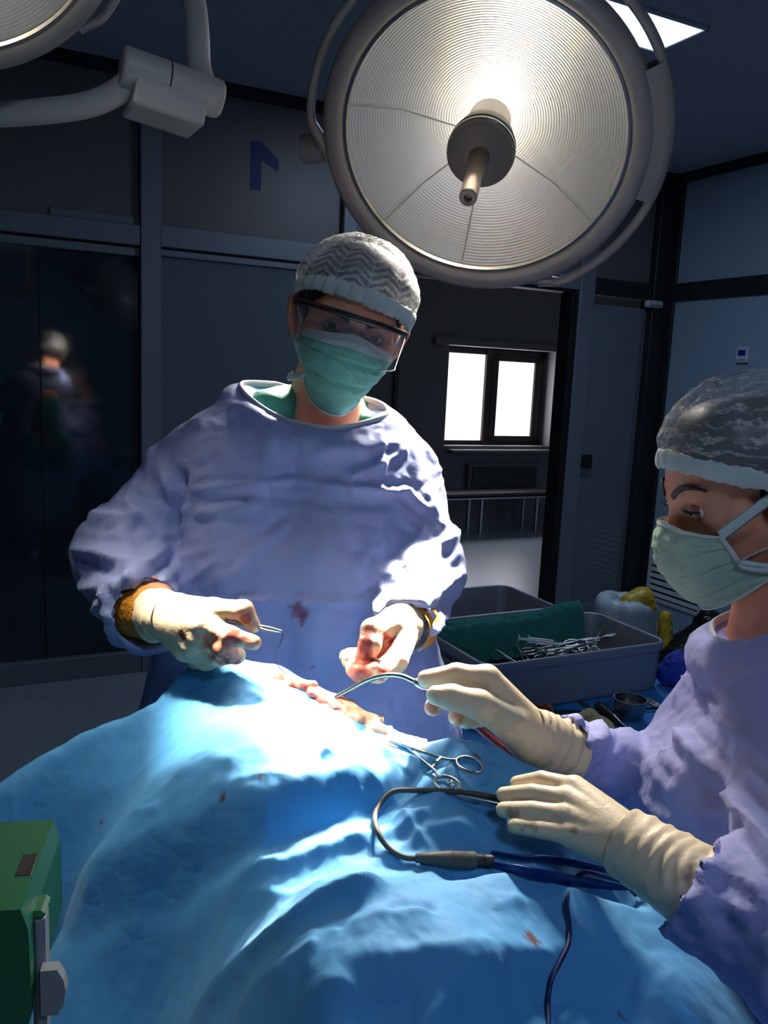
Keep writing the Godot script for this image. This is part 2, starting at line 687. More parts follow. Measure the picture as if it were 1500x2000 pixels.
func room() -> void:
	var up := CEIL
	# floor and ceiling run on into the corridor
	struct(MB.new().bx(-2.4, 7.6, -0.12, 0.0, -7.7, 2.6), "floor", M.floor, "grey speckled vinyl floor")
	var ce := struct(MB.new().bx(-2.4, 7.6, up, up + 0.14, -7.7, 2.6), "ceiling", M.ceiling, "pale flat ceiling with a flush light panel")
	# far corridor wall with its window hole
	var far := MB.new()
	var wx0 := 4.50
	var wx1 := 5.88
	var wy0 := 0.87
	var wy1 := 1.92
	far.bx(-2.4, wx0, 0, up, -7.9, -7.562)
	far.bx(wx1, 7.6, 0, up, -7.9, -7.562)
	far.bx(wx0, wx1, 0, wy0, -7.9, -7.562)
	far.bx(wx0, wx1, wy1, up, -7.9, -7.562)
	struct(far, "wall_far", M.corridor, "corridor wall with a frosted window")
	struct(MB.new().bx(7.6, 7.75, 0, up, -7.9, -4.3), "wall_corridor_right", M.corridor, "end wall of the corridor")
	struct(MB.new().bx(-2.55, -2.4, 0, up, -7.9, 2.6), "wall_left", M.rear_wall, "left wall of the room")
	struct(MB.new().bx(-2.4, 7.6, 0, up, 2.6, 2.75), "wall_rear", M.rear_wall, "wall behind the camera")
	struct(MB.new().bx(3.86, 3.905, 0.0, up, -7.562, -7.53), "trim_1", M.dark_frame, "dark upright joint on the corridor wall")
	struct(MB.new().bx(4.3, 6.6, 1.92, 1.985, -7.562, -7.5), "trim_2", M.corridor, "lintel ledge above the corridor window")
	struct(MB.new().bx(4.55, 5.95, 0.80, 0.835, -7.562, -7.46, 0.006), "trim_3", M.corridor, "sill below the corridor window")
	# the window: frame, two sashes, frosted panes
	var wi := Node3D.new()
	wi.name = "window_1"
	wi.transform = Transform3D(RB, R(0, 0, 0))
	add_child(wi)
	wi.set_meta("kind", "structure")
	wi.set_meta("label", "brown framed corridor window with two frosted panes")
	var fr := MB.new()
	fr.bx(wx0, wx0 + 0.05, wy0, wy1, -7.8, -7.74, 0.006)
	fr.bx(wx1 - 0.07, wx1 - 0.02, wy0, wy1, -7.8, -7.74, 0.006)
	fr.bx(wx0, wx1, wy1 - 0.07, wy1, -7.8, -7.74, 0.006)
	fr.bx(wx0, wx1, wy0, wy0 + 0.045, -7.8, -7.74, 0.006)
	fr.bx(5.08, 5.16, wy0, wy1, -7.8, -7.72, 0.006)
	struct(fr, "window_frame", M.brown_frame, "", wi)
	var sash := MB.new()
	for a in [[5.15, 5.235, wy0 + 0.04, wy1 - 0.06], [5.73, 5.82, wy0 + 0.04, wy1 - 0.06], [5.15, 5.82, wy1 - 0.13, wy1 - 0.06], [5.15, 5.82, wy0 + 0.04, wy0 + 0.10]]:
		sash.bx(a[0], a[1], a[2], a[3], -7.78, -7.71, 0.006)
	struct(sash, "window_sash", M.brown_frame, "", wi)
	struct(MB.new().bx(wx0 + 0.04, 5.09, wy0 + 0.04, wy1 - 0.06, -7.775, -7.765), "pane", M.daylight, "", wi)
	struct(MB.new().bx(5.23, 5.74, wy0 + 0.09, wy1 - 0.12, -7.755, -7.745), "pane", M.daylight, "", wi)
	for a in [[4.83, 0.5], [5.48, 0.48]]:
		var dl := AreaLight3D.new()
		dl.name = "window_light"
		dl.light_color = Color8(238, 240, 255)
		dl.light_energy = 0.8
		dl.area_size = Vector2(a[1], 0.86)
		dl.area_range = 20.0
		dl.shadow_enabled = true
		add_child(dl, true)
		dl.transform = Transform3D(RB * Basis(Vector3.UP, PI), R(a[0], 1.39, -7.70))
	# the partition between room and corridor
	var z0 := ZB - 0.10
	var z1 := ZB
	struct(MB.new().bx(-2.4, 4.135, 2.87, up, z0, z1 + 0.01), "trim_4", M.dark_frame, "dark strip where the glazed partition meets the ceiling")
	struct(MB.new().bx(0.757, 0.853, 0, 2.87, z0, z1 + 0.012, 0.004), "trim_5", M.frame, "grey aluminium upright between the dark glass and the blind panel")
	struct(MB.new().bx(1.80, 1.88, 0, 2.87, z0, z1 + 0.012, 0.004), "trim_6", M.frame, "grey aluminium upright left of the door opening")
	struct(MB.new().bx(3.40, 3.515, 0, 2.87, z0, z1 + 0.012, 0.004), "trim_7", M.frame, "grey aluminium upright right of the door opening")
	struct(MB.new().bx(3.352, 3.40, 0, 2.125, z0 - 0.02, z1, 0.003), "door_1", M.black_gap, "black edge of the sliding door pocket")
	struct(MB.new().bx(3.99, 4.135, 0, 2.87, z0, z1 + 0.02, 0.004), "trim_8", M.dark_frame, "dark corner post of the glazed partition")
	struct(MB.new().bx(-2.4, 0.757, 2.118, 2.21, z0, z1 + 0.006, 0.003), "trim_9", M.frame, "grey rail above the dark glass")
	struct(MB.new().bx(-2.4, 0.757, 2.07, 2.108, z0, z1 - 0.015, 0.003), "trim_10", M.frame, "thin lower rail above the dark glass")
	struct(MB.new().bx(0.36, 0.757, 2.212, 2.25, z0, z1 - 0.02, 0.003), "trim_11", M.frame, "short grey ledge on top of the rail")
	struct(MB.new().bx(0.853, 1.80, 2.125, 2.225, z0, z1 + 0.006, 0.003), "trim_12", M.frame, "grey rail above the blind panel")
	struct(MB.new().bx(0.853, 1.80, 2.085, 2.115, z0, z1 - 0.015, 0.003), "trim_13", M.frame, "thin header of the blind panel")
	struct(MB.new().bx(1.88, 3.40, 2.14, 2.225, z0, z1 + 0.006, 0.003), "trim_14", M.frame, "grey door head rail")
	struct(MB.new().bx(1.88, 3.40, 2.122, 2.14, z0, z1 - 0.01), "trim_15", M.black_gap, "black slot under the door head")
	struct(MB.new().bx(3.515, 3.99, 2.125, 2.225, z0, z1 + 0.006, 0.003), "trim_16", M.dark_frame, "dark rail above the narrow blind panel")
	struct(MB.new().bx(-2.4, 0.757, 0.0, 0.112, z0, z1 + 0.006, 0.003), "baseboard_left", M.frame, "grey bottom rail under the dark glass")
	struct(MB.new().bx(0.853, 1.80, 0.0, 0.112, z0, z1 + 0.006, 0.003), "baseboard_middle", M.frame, "grey bottom rail under the blind panel")
	struct(MB.new().bx(3.515, 3.99, 0.0, 0.112, z0, z1 + 0.006, 0.003), "baseboard_right", M.frame, "grey bottom rail under the narrow blind panel")
	# transom panels, each between two uprights
	var k := 1
	for a in [[-2.4, 0.757], [0.853, 1.80], [1.88, 3.40], [3.515, 3.99]]:
		var p := struct(MB.new().bx(a[0] + 0.004, a[1] - 0.004, 2.21, 2.87, z0 + 0.02, z1 - 0.03), "wall_back", M.transom, "dark panel above the partition rail, bay %s" % ["over the dark glass", "with the mirrored numeral", "over the door opening", "by the corner"][k - 1])
		if k == 2:
			var one := PackedVector2Array([Vector2(0.0, 0.0), Vector2(0.055, 0.0), Vector2(0.055, 0.145), Vector2(0.145, 0.105), Vector2(0.145, 0.158), Vector2(0.06, 0.232), Vector2(0.0, 0.232)])
			struct(MB.new().prism(one, tf(Vector3(1.30, 2.452, z1 - 0.031)), 0.003), "numeral_sticker", M.blue_sticker, "", p)
		k += 1
	# glazing
	var g1 := struct(MB.new().bx(-2.4, 0.75, 0.112, 2.07, z0 + 0.02, z1 - 0.03), "window_2", M.dark_glass, "large dark glass panel that mirrors the surgeon's back")
	struct(MB.new().bx(0.305, 0.311, 0.112, 2.07, z1 - 0.031, z1 - 0.027), "joint", M.black_gap, "", g1)
	blind_panel(0.853, 1.80, 0.112, 2.085, "window_3", "glazed panel with a closed blue slatted blind behind the surgeon")
	blind_panel(3.515, 3.99, 0.112, 2.07, "window_4", "narrow glazed panel with a closed slatted blind beside the door opening")
	# right wall
	struct(MB.new().bx(XR, XR + 0.15, 0, up, -4.3, 2.6), "wall_right", M.wall_panel, "pale blue grey wall panels at right")
	struct(MB.new().bx(XR - 0.02, XR, 2.86, up, ZB, 2.6), "trim_17", M.dark_frame, "dark strip between right wall and ceiling")
	struct(MB.new().bx(XR - 0.022, XR, 2.125, 2.235, ZB, 2.6, 0.003), "trim_18", M.dark_frame, "dark rail across the right wall")
	struct(MB.new().bx(XR - 0.02, XR, 0, 2.86, ZB + 0.02, ZB + 0.07, 0.003), "trim_19", M.dark_frame, "dark upright in the corner of the right wall")
	# lit ceiling panel
	var cl := thing("ceiling_light", "square white light panel flush in the ceiling behind the lamp's upper right handle", "ceiling light", R(2.27, up, -2.66), RB)
	var pf := MB.new()
	for a in [[-0.3, 0.3, -0.14, -0.125], [-0.3, 0.3, 0.125, 0.14], [-0.3, -0.285, -0.14, 0.14], [0.285, 0.3, -0.14, 0.14]]:
		pf.bx(a[0], a[1], -0.012, 0.0, a[2], a[3], 0.002)
	part(pf, "frame", M.white_plastic, cl, false)
	part(MB.new().bx(-0.285, 0.285, -0.008, -0.002, -0.125, 0.125), "diffuser", M.tube_light, cl, false)
	panel_light(R(2.27, up - 0.02, -2.66), Vector2(0.56, 0.24), 1.6)
	var c2 := thing("ceiling_light", "square white light panel flush in the ceiling, dimmed, behind the photographer", "ceiling light", R(0.4, up, 1.2), RB)
	part(MB.new().bx(-0.31, 0.31, -0.012, -0.001, -0.31, 0.31, 0.003), "frame", M.white_plastic, c2, false)
	part(MB.new().bx(-0.285, 0.285, -0.016, -0.010, -0.285, 0.285), "diffuser", M.tube_light, c2, false)
	panel_light(R(0.4, up - 0.03, 1.2), Vector2(0.56, 0.56), 1.8)


func panel_light(at: Vector3, size: Vector2, e: float) -> void:
	var l := AreaLight3D.new()
	l.name = "ceiling_panel_light"
	l.light_color = Color8(196, 218, 255)
	l.light_energy = e
	l.area_size = size
	l.area_range = 12.0
	l.shadow_enabled = true
	add_child(l, true)
	l.transform = Transform3D(RB * Basis(Vector3.RIGHT, -PI / 2), at)


func blind_panel(x0: float, x1: float, y0: float, y1: float, called: String, label: String) -> void:
	var w := struct(MB.new().bx(x0, x1, y0, y1, ZB - 0.095, ZB - 0.085), called, M.black_gap, label)
	var st := MB.new()
	var y := y0 + 0.01
	var b := Basis(Vector3.RIGHT, -0.9)
	while y < y1 - 0.008:
		st.box(tf(Vector3((x0 + x1) * 0.5, y, ZB - 0.055), b), Vector3(x1 - x0 - 0.02, 0.0008, 0.016))
		y += 0.0125
	var bl := struct(st, "blind_slats", M.blind, "", w)
	bl.set_meta("kind", "stuff")
	var co := MB.new()
	for q in [0.3, 0.72]:
		var cx := lerpf(x0, x1, q)
		co.bx(cx - 0.0015, cx + 0.0015, y0 + 0.5, y1 - 0.3, ZB - 0.044, ZB - 0.041)
	struct(co, "blind_cord", M.blind, "", w)
	struct(MB.new().bx(x0 + 0.004, x1 - 0.004, y0, y1, ZB - 0.034, ZB - 0.028), "pane", M.pane, "", w)


func make_lamp(at: Vector3, n: Vector3, called: String, label: String, main: bool, size := 1.0) -> Node3D:
	var b := frame(n, CAM.x)
	var o := thing(called, label, "surgical lamp", at, b.scaled(Vector3.ONE * size))
	var I := Transform3D.IDENTITY
	# painted dish behind
	part(MB.new().lathe([Vector2(0.352, -0.012), Vector2(0.345, -0.04), Vector2(0.33, -0.075), Vector2(0.28, -0.13), Vector2(0.2, -0.17), Vector2(0.1, -0.195), Vector2(0.001, -0.2)], I, 64), "housing", M.lamp_paint, o, false)
	part(MB.new().lathe([Vector2(0.352, -0.03), Vector2(0.364, -0.018), Vector2(0.368, 0.0), Vector2(0.364, 0.013), Vector2(0.352, 0.02), Vector2(0.335, 0.02), Vector2(0.324, 0.013), Vector2(0.318, 0.004), Vector2(0.316, -0.012)], I, 96), "rim", M.lamp_paint, o, false)
	part(MB.new().lathe([Vector2(0.3165, -0.004), Vector2(0.3185, 0.0065), Vector2(0.3125, 0.0075), Vector2(0.311, -0.004)], I, 96), "glass_seal", M.steel, o, false)
	# ridged reflector
	var pr := []
	var rings := 44
	for i in rings * 5 + 1:
		var r := lerpf(0.05, 0.314, float(i) / (rings * 5))
		pr.append(Vector2(r, -0.012 - 0.115 * (1.0 - pow(r / 0.314, 2)) + 0.00031 * sin(TAU * i / 5.0)))
	part(MB.new().lathe(pr, I, 120, 0, TAU, -2.0), "reflector", M.reflector, o, false)
	# struts that carry the hub
	for an in [170.0, -31.0, 224.0, -95.0]:
		var d := Vector3(cos(deg_to_rad(an)), 0, -sin(deg_to_rad(an)))
		part(MB.new().tube([d * 0.05 + Vector3(0, -0.05, 0), d * 0.2 + Vector3(0, -0.06, 0), d * 0.31 + Vector3(0, -0.014, 0)], 0.0018, 6), "strut", M.strut, o, false)
	part(MB.new().lathe([Vector2(0.0145, -0.03), Vector2(0.015, -0.08), Vector2(0.012, -0.092), Vector2(0.0005, -0.095)], I, 20), "bulb", M.bulb, o, false)
	part(MB.new().lathe([Vector2(0.312, 0.0), Vector2(0.079, 0.012)], I, 64), "glass_cover", M.lamp_glass, o, false)
	# hub and sterile handle
	var hub := part(MB.new().lathe([Vector2(0.04, -0.03), Vector2(0.066, -0.028), Vector2(0.072, 0.0), Vector2(0.074, 0.032), Vector2(0.0735, 0.05), Vector2(0.071, 0.054), Vector2(0.012, 0.06), Vector2(0.001, 0.06)], I, 48), "hub", M.lamp_grey, o, false)
	part(MB.new().lathe([Vector2(0.0745, 0.026), Vector2(0.0765, 0.028), Vector2(0.0765, 0.034), Vector2(0.0745, 0.036)], I, 48), "hub_ring", M.steel, hub, false)
	part(MB.new().lathe([Vector2(0.0742, 0.012), Vector2(0.0755, 0.013), Vector2(0.0755, 0.019), Vector2(0.0742, 0.02)], I, 48), "hub_gap", M.black, hub, false)
	var ha := part(MB.new().lathe([Vector2(0.024, 0.058), Vector2(0.022, 0.066), Vector2(0.0195, 0.1), Vector2(0.0185, 0.16), Vector2(0.019, 0.226), Vector2(0.0175, 0.232)], I, 32), "handle", M.handle, o, false)
	part(MB.new().lathe([Vector2(0.0185, 0.228), Vector2(0.0185, 0.234), Vector2(0.0165, 0.236), Vector2(0.009, 0.236), Vector2(0.008, 0.234), Vector2(0.008, 0.222), Vector2(0.0005, 0.222)], I, 28), "handle_tip", M.lamp_grey, ha, false)
	# the grip ring round the rim: tubes where there is a slot, webs between
	var arcs := [[118.0, 182.0], [28.0, 70.0], [-58.0, -10.0]]
	for a in arcs:
		var pts := []
		var rads := []
		var m := 26
		for i in m + 1:
			var q := float(i) / m
			var an := deg_to_rad(lerpf(a[0] - 5.0, a[1] + 5.0, q))
			var e := minf(q, 1.0 - q) * 2.0
			var rr := lerpf(0.372, 0.398, smoothstep(0.0, 0.28, e))
			pts.append(Vector3(cos(an) * rr, -0.006, -sin(an) * rr))
			rads.append(lerpf(0.016, 0.0105, smoothstep(0.0, 0.3, e)))
		part(MB.new().tube(pts, rads, 12, 1.0, Vector3.UP), "grip_rail", M.lamp_paint, o, false)
	for a in [[-10.0, 28.0]]:
		var web := MB.new()
		web.lathe([Vector2(0.35, -0.02), Vector2(0.385, -0.02), Vector2(0.402, -0.014), Vector2(0.408, -0.003), Vector2(0.404, 0.008), Vector2(0.388, 0.013), Vector2(0.35, 0.014)], I, 24, deg_to_rad(-a[1] - 3.0), deg_to_rad(-a[0] + 3.0))
		part(web, "rail_web", M.lamp_paint, o, false)
	if main:
		# yoke pivot on the left and the arm that leads up behind the dish
		var th := deg_to_rad(190.0)
		var d := Vector3(cos(th), 0, -sin(th))
		var pb := frame(d, Vector3.UP)
		part(MB.new().lathe([Vector2(0.034, 0.33), Vector2(0.034, 0.385), Vector2(0.0345, 0.387), Vector2(0.0345, 0.435), Vector2(0.031, 0.442), Vector2(0.001, 0.443)], Transform3D(pb, Vector3(0, -0.05, 0)), 28), "pivot_cap", M.lamp_paint, o, false)
		part(MB.new().lathe([Vector2(0.0342, 0.384), Vector2(0.0342, 0.388)], Transform3D(pb, Vector3(0, -0.05, 0)), 28), "pivot_gap", M.black, o, false)
		var upv := b.inverse() * Vector3.UP
		var c0 := d * 0.36 + Vector3(0, -0.06, 0)
		part(MB.new().tube(curve([c0, c0 + Vector3(0, -0.16, 0) + upv * 0.02, Vector3(-0.1, -0.36, 0) + upv * 0.15, Vector3(0, -0.36, 0) + upv * 0.42, Vector3(0, -0.36, 0) + upv * 0.75], 8), 0.02, 14), "yoke_arm", M.lamp_paint, o, false)
	return o


func beam(at: Vector3, to: Vector3, e: float, size: float, ang: float, c: Color) -> void:
	var s := SpotLight3D.new()
	s.name = "lamp_beam"
	s.light_color = c
	s.light_energy = e
	s.light_size = size
	s.spot_angle = ang
	s.spot_angle_attenuation = 1.0
	s.spot_range = 14.0
	s.spot_attenuation = 2.0
	s.shadow_enabled = true
	add_child(s, true)
	s.look_at_from_position(at, to)


func lamps() -> void:
	var at := P(LAMP_AT.x, LAMP_AT.y, LAMP_DEPTH)
	var wound := P(620, 1370, 1.08)
	var c := (EYE - at).normalized()
	var pd := CAM * Vector3(-0.27, -0.96, 0)
	pd = (pd - c * pd.dot(c)).normalized()
	var n := c * cos(deg_to_rad(26)) + pd * sin(deg_to_rad(26))
	make_lamp(at, n, "surgical_lamp", "large round surgical lamp with a ridged bright reflector, facing the camera above the surgeon", true)
	# the dish throws its light from all over its face; a few wide sources in front of the glass stand for it
	var lb := frame(n, CAM.x)
	for a in [[204.0, 0.26, 35.0, 450.0, 1265.0], [0.0, 0.22, 80.0, 715.0, 1368.0], [90.0, 0.2, 22.0, 660.0, 1340.0], [250.0, 0.22, 26.0, 560.0, 1300.0]]:
		var q: Vector3 = at + n * 0.03 + (lb.x * cos(deg_to_rad(a[0])) - lb.z * sin(deg_to_rad(a[0]))) * a[1]
		beam(q, P(a[3], a[4], 1.09), a[2], 0.08, 5.2, Color8(255, 246, 232))
	beam(at + n * 0.03, P(640, 1500, 1.0), 7.5, 0.15, 24.0, Color8(255, 246, 232))
	# the second lamp, cut by the frame's upper left corner
	var at2 := P(-118, -196, 1.15)
	var to2 := P(425, 1235, 1.1)
	var n2 := (to2 - at2).normalized().lerp((EYE - at2).normalized(), 0.4).normalized()
	make_lamp(at2, n2, "surgical_lamp", "second lit surgical lamp showing only its lower rim in the upper left corner", false, 0.7)
	beam(at2 + n2 * 0.03, P(472, 1262, 1.1), 52.0, 0.07, 6.0, Color8(255, 244, 226))
	beam(at2 + n2 * 0.03, P(300, 1470, 1.05), 1.5, 0.12, 18.0, Color8(255, 244, 226))
	# the spring arm knuckle of the second lamp
	var k := thing("lamp_arm", "white lamp arm joint of cylinder, box and two bent tubes beside the upper left lamp", "lamp arm", P(335, 160, 1.5))
	var a := P(240, 128, 1.47)
	var e := P(432, 196, 1.56)
	var kb := frame(e - a, Vector3.UP)
	var ln := (e - a).length()
	var kt := Transform3D(kb, a)
	part(MB.new().lathe([Vector2(0.0005, -0.003), Vector2(0.031, -0.003), Vector2(0.0335, 0.0), Vector2(0.0345, 0.004), Vector2(0.0345, ln * 0.43)], kt, 36), "pivot_drum", M.arm_paint, k)
	part(MB.new().lathe([Vector2(0.033, ln * 0.42), Vector2(0.033, ln * 0.46)], kt, 36), "pivot_gap", M.black, k)
	part(MB.new().lathe([Vector2(0.0345, ln * 0.445), Vector2(0.0345, ln * 0.94), Vector2(0.033, ln * 0.98), Vector2(0.028, ln), Vector2(0.0005, ln * 1.003)], kt, 36), "pivot_barrel", M.arm_paint, k)
	# the box hung under the barrel
	var fx := (e - a).normalized()
	var dn := (Vector3.DOWN - fx * fx.dot(Vector3.DOWN)).normalized()
	var bc := a + fx * ln * 0.47 + dn * 0.040 - fx.cross(dn) * (0.022 * signf(fx.cross(dn).z))
	var bb := Basis(fx, dn, fx.cross(dn))
	var bo := part(MB.new().box(tf(bc, bb), Vector3(0.128, 0.050, 0.105), 0.004), "joint_box", M.arm_paint, k)
	var face := bc - fx * 0.0628
	var ink := MB.new()
	for i in 4:
		for j in 7:
			if (i * 5 + j * 3) % 4 != 0:
				ink.box(tf(face + bb.z * (0.028 - j * 0.008) + dn * (-0.012 + i * 0.008), bb), Vector3(0.0006, 0.003, 0.0055))
	part(ink, "rating_label", M.lamp_grey, bo)
	part(MB.new().tube(curve([P(402, 178, 1.54), P(389, 130, 1.55), P(386, 70, 1.56), P(380, 10, 1.58), P(366, -40, 1.6), P(350, -120, 1.64)], 6), 0.0225, 16), "riser_tube", M.arm_paint, k)
	part(MB.new().tube(curve([P(262, 152, 1.49), P(225, 182, 1.5), P(170, 205, 1.5), P(90, 217, 1.5), P(0, 223, 1.51), P(-120, 225, 1.54), P(-230, 190, 1.6)], 6), 0.022, 16), "yoke_tube", M.arm_paint, k)


class Creases:
	# folds laid on a garment: [ax, ay, bx, by, height, width] in front view
	var items := []
	var crumple := FastNoiseLite.new()
	var swell := FastNoiseLite.new()
	var amount := 0.004

	func _init(seed_: int, freq := 9.0) -> void:
		crumple.noise_type = FastNoiseLite.TYPE_CELLULAR
		crumple.cellular_return_type = FastNoiseLite.RETURN_DISTANCE2_SUB
		crumple.frequency = freq
		crumple.fractal_octaves = 2
		crumple.seed = seed_
		swell.noise_type = FastNoiseLite.TYPE_SIMPLEX_SMOOTH
		swell.frequency = 5.0
		swell.seed = seed_ + 1

	func add(a: Vector3, b: Vector3, height: float, width: float) -> void:
		items.append([Vector2(a.x, a.y), Vector2(b.x, b.y), height, width])

	func scatter(count: int, lo: Vector3, hi: Vector3, seed_: int, lean: float, height: float) -> void:
		# many small straight creases
		var rng := RandomNumberGenerator.new()
		rng.seed = seed_
		for i in count:
			var a := Vector3(rng.randf_range(lo.x, hi.x), rng.randf_range(lo.y, hi.y), 0)
			var an := lean + rng.randfn(0.0, 0.7)
			var ln := rng.randf_range(0.03, 0.12)
			add(a, a + Vector3(cos(an), sin(an), 0) * ln, height * rng.randf_range(-0.7, 1.0), rng.randf_range(0.004, 0.010))

	func at(p: Vector3, n: Vector3) -> float:
		var q := Vector3(p.x + 0.03 * swell.get_noise_3dv(p * 2.0), p.y, p.z)
		var e := amount * (crumple.get_noise_3dv(q * Vector3(1.0, 0.65, 1.0)) + 0.6) + amount * 0.45 * (crumple.get_noise_3dv(Vector3(q.y, q.z, q.x) * Vector3(2.2, 2.6, 2.2) + Vector3.ONE * 7.0) + 0.6) + 0.005 * swell.get_noise_3dv(p)
		if n.z > -0.2:
			var w := Vector2(p.x, p.y)
			for i in items:
				var c: Vector2 = Geometry2D.get_closest_point_to_segment(w, i[0], i[1])
				var s: float = w.distance_to(c) / float(i[3])
				if s < 2.6:
					e += float(i[2]) * (exp(-1.25 * sqrt(s * s + 0.03)) * 1.15 - 0.3 * exp(-(s - 1.5) * (s - 1.5) * 2.0))
		return e


func head_prims(H: Callable, s: float, female: bool) -> Array:
	var p := []
	var c := func(a: Vector3, b: Vector3, ra: float, rb: float, sq = null, sf := 1.0) -> void:
		p.append([H.call(a), H.call(b), ra * s, rb * s, sq, sf])
	c.call(Vector3(0, 0.042, -0.03), Vector3(0, 0.045, 0.018), 0.081, 0.074)
	c.call(Vector3(0, 0.03, 0.02), Vector3(0, 0.02, 0.03), 0.069, 0.064)
	c.call(Vector3(0, 0.0, 0.03), Vector3(0, -0.06, 0.038), 0.06, 0.05)
	c.call(Vector3(0, -0.06, 0.03), Vector3(0, -0.098, 0.062), 0.046, 0.02)
	for e in [-1.0, 1.0]:
		c.call(Vector3(e * 0.05, -0.04, 0.0), Vector3(e * 0.022, -0.094, 0.05), 0.022, 0.018)
		c.call(Vector3(e * 0.04, 0.022, 0.076), Vector3(e * 0.012, 0.019, 0.088), 0.012, 0.010)
		c.call(Vector3(e * 0.043, -0.024, 0.056), Vector3(e * 0.05, -0.018, 0.04), 0.024, 0.024)
		c.call(Vector3(e * 0.011, -0.04, 0.100), Vector3(e * 0.012, -0.038, 0.094), 0.008, 0.008)
		c.call(Vector3(0, -0.066, 0.087), Vector3(e * 0.02, -0.067, 0.080), 0.007, 0.005)
	c.call(Vector3(0, 0.010, 0.089), Vector3(0, -0.034, 0.108 if female else 0.112), 0.008, 0.010)
	c.call(Vector3(0, -0.04, -0.03), Vector3(0, -0.15, -0.045), 0.055 if not female else 0.048, 0.058 if not female else 0.05)
	for e in [-1.0, 1.0]:
		p.append([H.call(Vector3(e * 0.033, 0.0, 0.094)), H.call(Vector3(e * 0.036, 0.0, 0.094)), 0.0125 * s, 0.0125 * s, null, 1.0, true])
	return p


func ear(mb: MB, H: Callable, B: Basis, s: float, e: float) -> void:
	var sq := B * Vector3(1, 0, -0.35 * e)
	var g := MB.new()
	var c := func(a: Vector3, b: Vector3, ra: float, rb: float, cut := false) -> Array:
		var r := [H.call(a), H.call(b), ra * s, rb * s, sq, 2.4]
		if cut:
			r.append(true)
		return r
	g.sdf([
		c.call(Vector3(e * 0.091, 0.012, -0.020), Vector3(e * 0.087, -0.006, -0.014), 0.020, 0.017),
		c.call(Vector3(e * 0.087, -0.006, -0.014), Vector3(e * 0.077, -0.032, -0.004), 0.016, 0.009),
		c.call(Vector3(e * 0.074, 0.008, -0.004), Vector3(e * 0.072, -0.02, -0.002), 0.012, 0.010),
		c.call(Vector3(e * 0.100, 0.006, -0.008), Vector3(e * 0.095, -0.010, -0.006), 0.010, 0.007, true),
	], 0.002 * s, 0.004 * s, 2)
	var f := mb.v.size()
	mb.v.append_array(g.v)
	mb.n.append_array(g.n)
	mb.c.append_array(g.c)
	mb.uv.append_array(g.uv)
	for i in g.t:
		mb.t.append(i + f)


func eyes(H: Callable, B: Basis, s: float, o: Node3D, look: Vector3, female: bool) -> void:
	for e in [-1.0, 1.0]:
		var at: Vector3 = H.call(Vector3(e * 0.033, -0.001, 0.0775))
		var eb := part(MB.new().ball(at, Vector3.ONE * 0.0122 * s), "eye", M.eye_white, o)
		var d := (look - at).normalized()
		var fb := frame(d, B.x)
		part(MB.new().lathe([Vector2(0.006 * s, 0.0105 * s), Vector2(0.004 * s, 0.0121 * s), Vector2(0.0005 * s, 0.0126 * s)], Transform3D(fb, at), 20), "iris", M.iris, eb)
		part(MB.new().lathe([Vector2(0.0026 * s, 0.0126 * s), Vector2(0.0002 * s, 0.0128 * s)], Transform3D(fb, at), 14), "pupil", M.lash, eb)
		for up in [1.0, -1.0]:
			# a lid is a strip of a slightly larger sphere
			var lid := MB.new()
			lid.grid(14, 7, func(a: float, b: float) -> Vector3:
				var lon := lerpf(-1.25, 1.25, a)
				var open := ((0.22 if not female else 0.08) if up > 0 else (0.34 if not female else 0.22)) * cos(lon * 1.1)
				var lat: float = lerpf(open, 1.15, b) * up
				return at + B * (Vector3(sin(lon) * cos(lat), sin(lat), cos(lon) * cos(lat)) * 0.0134 * s))
			lid.paint(func(_p: Vector3, _n: Vector3) -> Color: return Color8(150, 98, 80).srgb_to_linear())
			part(lid, "eyelid", M.skin, o)
		var brow := MB.new()
		var bp := []
		var br := []
		for i in 9:
			var q := i / 8.0
			bp.append(H.call(Vector3(e * lerpf(0.012, 0.058, q), (0.020 if female else 0.013) + 0.011 * sin(q * 2.6) * (1.3 if female else 0.5), 0.1000 - 0.024 * q * q - 0.003 * q)))
			br.append((0.0045 if female else 0.0042) * s * (1.0 - 0.65 * q * q))
		brow.tube(bp, br, 8, 0.5, B.y)
		part(brow, "eyebrow", M.brow, o)
		if female:
			var la := MB.new()
			for i in 16:
				var lon := lerpf(-1.1, 1.1, i / 15.0)
				var open := 0.08 * cos(lon * 1.1)
				var dir := B * Vector3(sin(lon) * cos(open), sin(open), cos(lon) * cos(open))
				var r0 := at + dir * 0.0134 * s
				la.tube([r0, r0 + dir * 0.005 * s, r0 + dir * 0.008 * s + B.y * 0.0045 * s], [0.0007 * s, 0.0005 * s, 0.0002 * s], 5)
			part(la, "lashes", M.lash, o)
			var line := MB.new()
			var lp := []
			for i in 10:
				var lon := lerpf(-1.2, 1.2, i / 9.0)
				var open := 0.08 * cos(lon * 1.1)
				lp.append(at + B * (Vector3(sin(lon) * cos(open), sin(open), cos(lon) * cos(open)) * 0.0136 * s))
			line.tube(lp, 0.0011 * s, 6)
			part(line, "eyeliner", M.lash, o)


func paint_skin(mb: MB, tone: Color, warm: Color, seed_: int) -> void:
	var nz := FastNoiseLite.new()
	nz.seed = seed_
	nz.frequency = 30.0
	mb.paint(func(p: Vector3, _n: Vector3) -> Color: return tone.lerp(warm, clampf(0.5 + nz.get_noise_3dv(p), 0.0, 1.0)).srgb_to_linear())


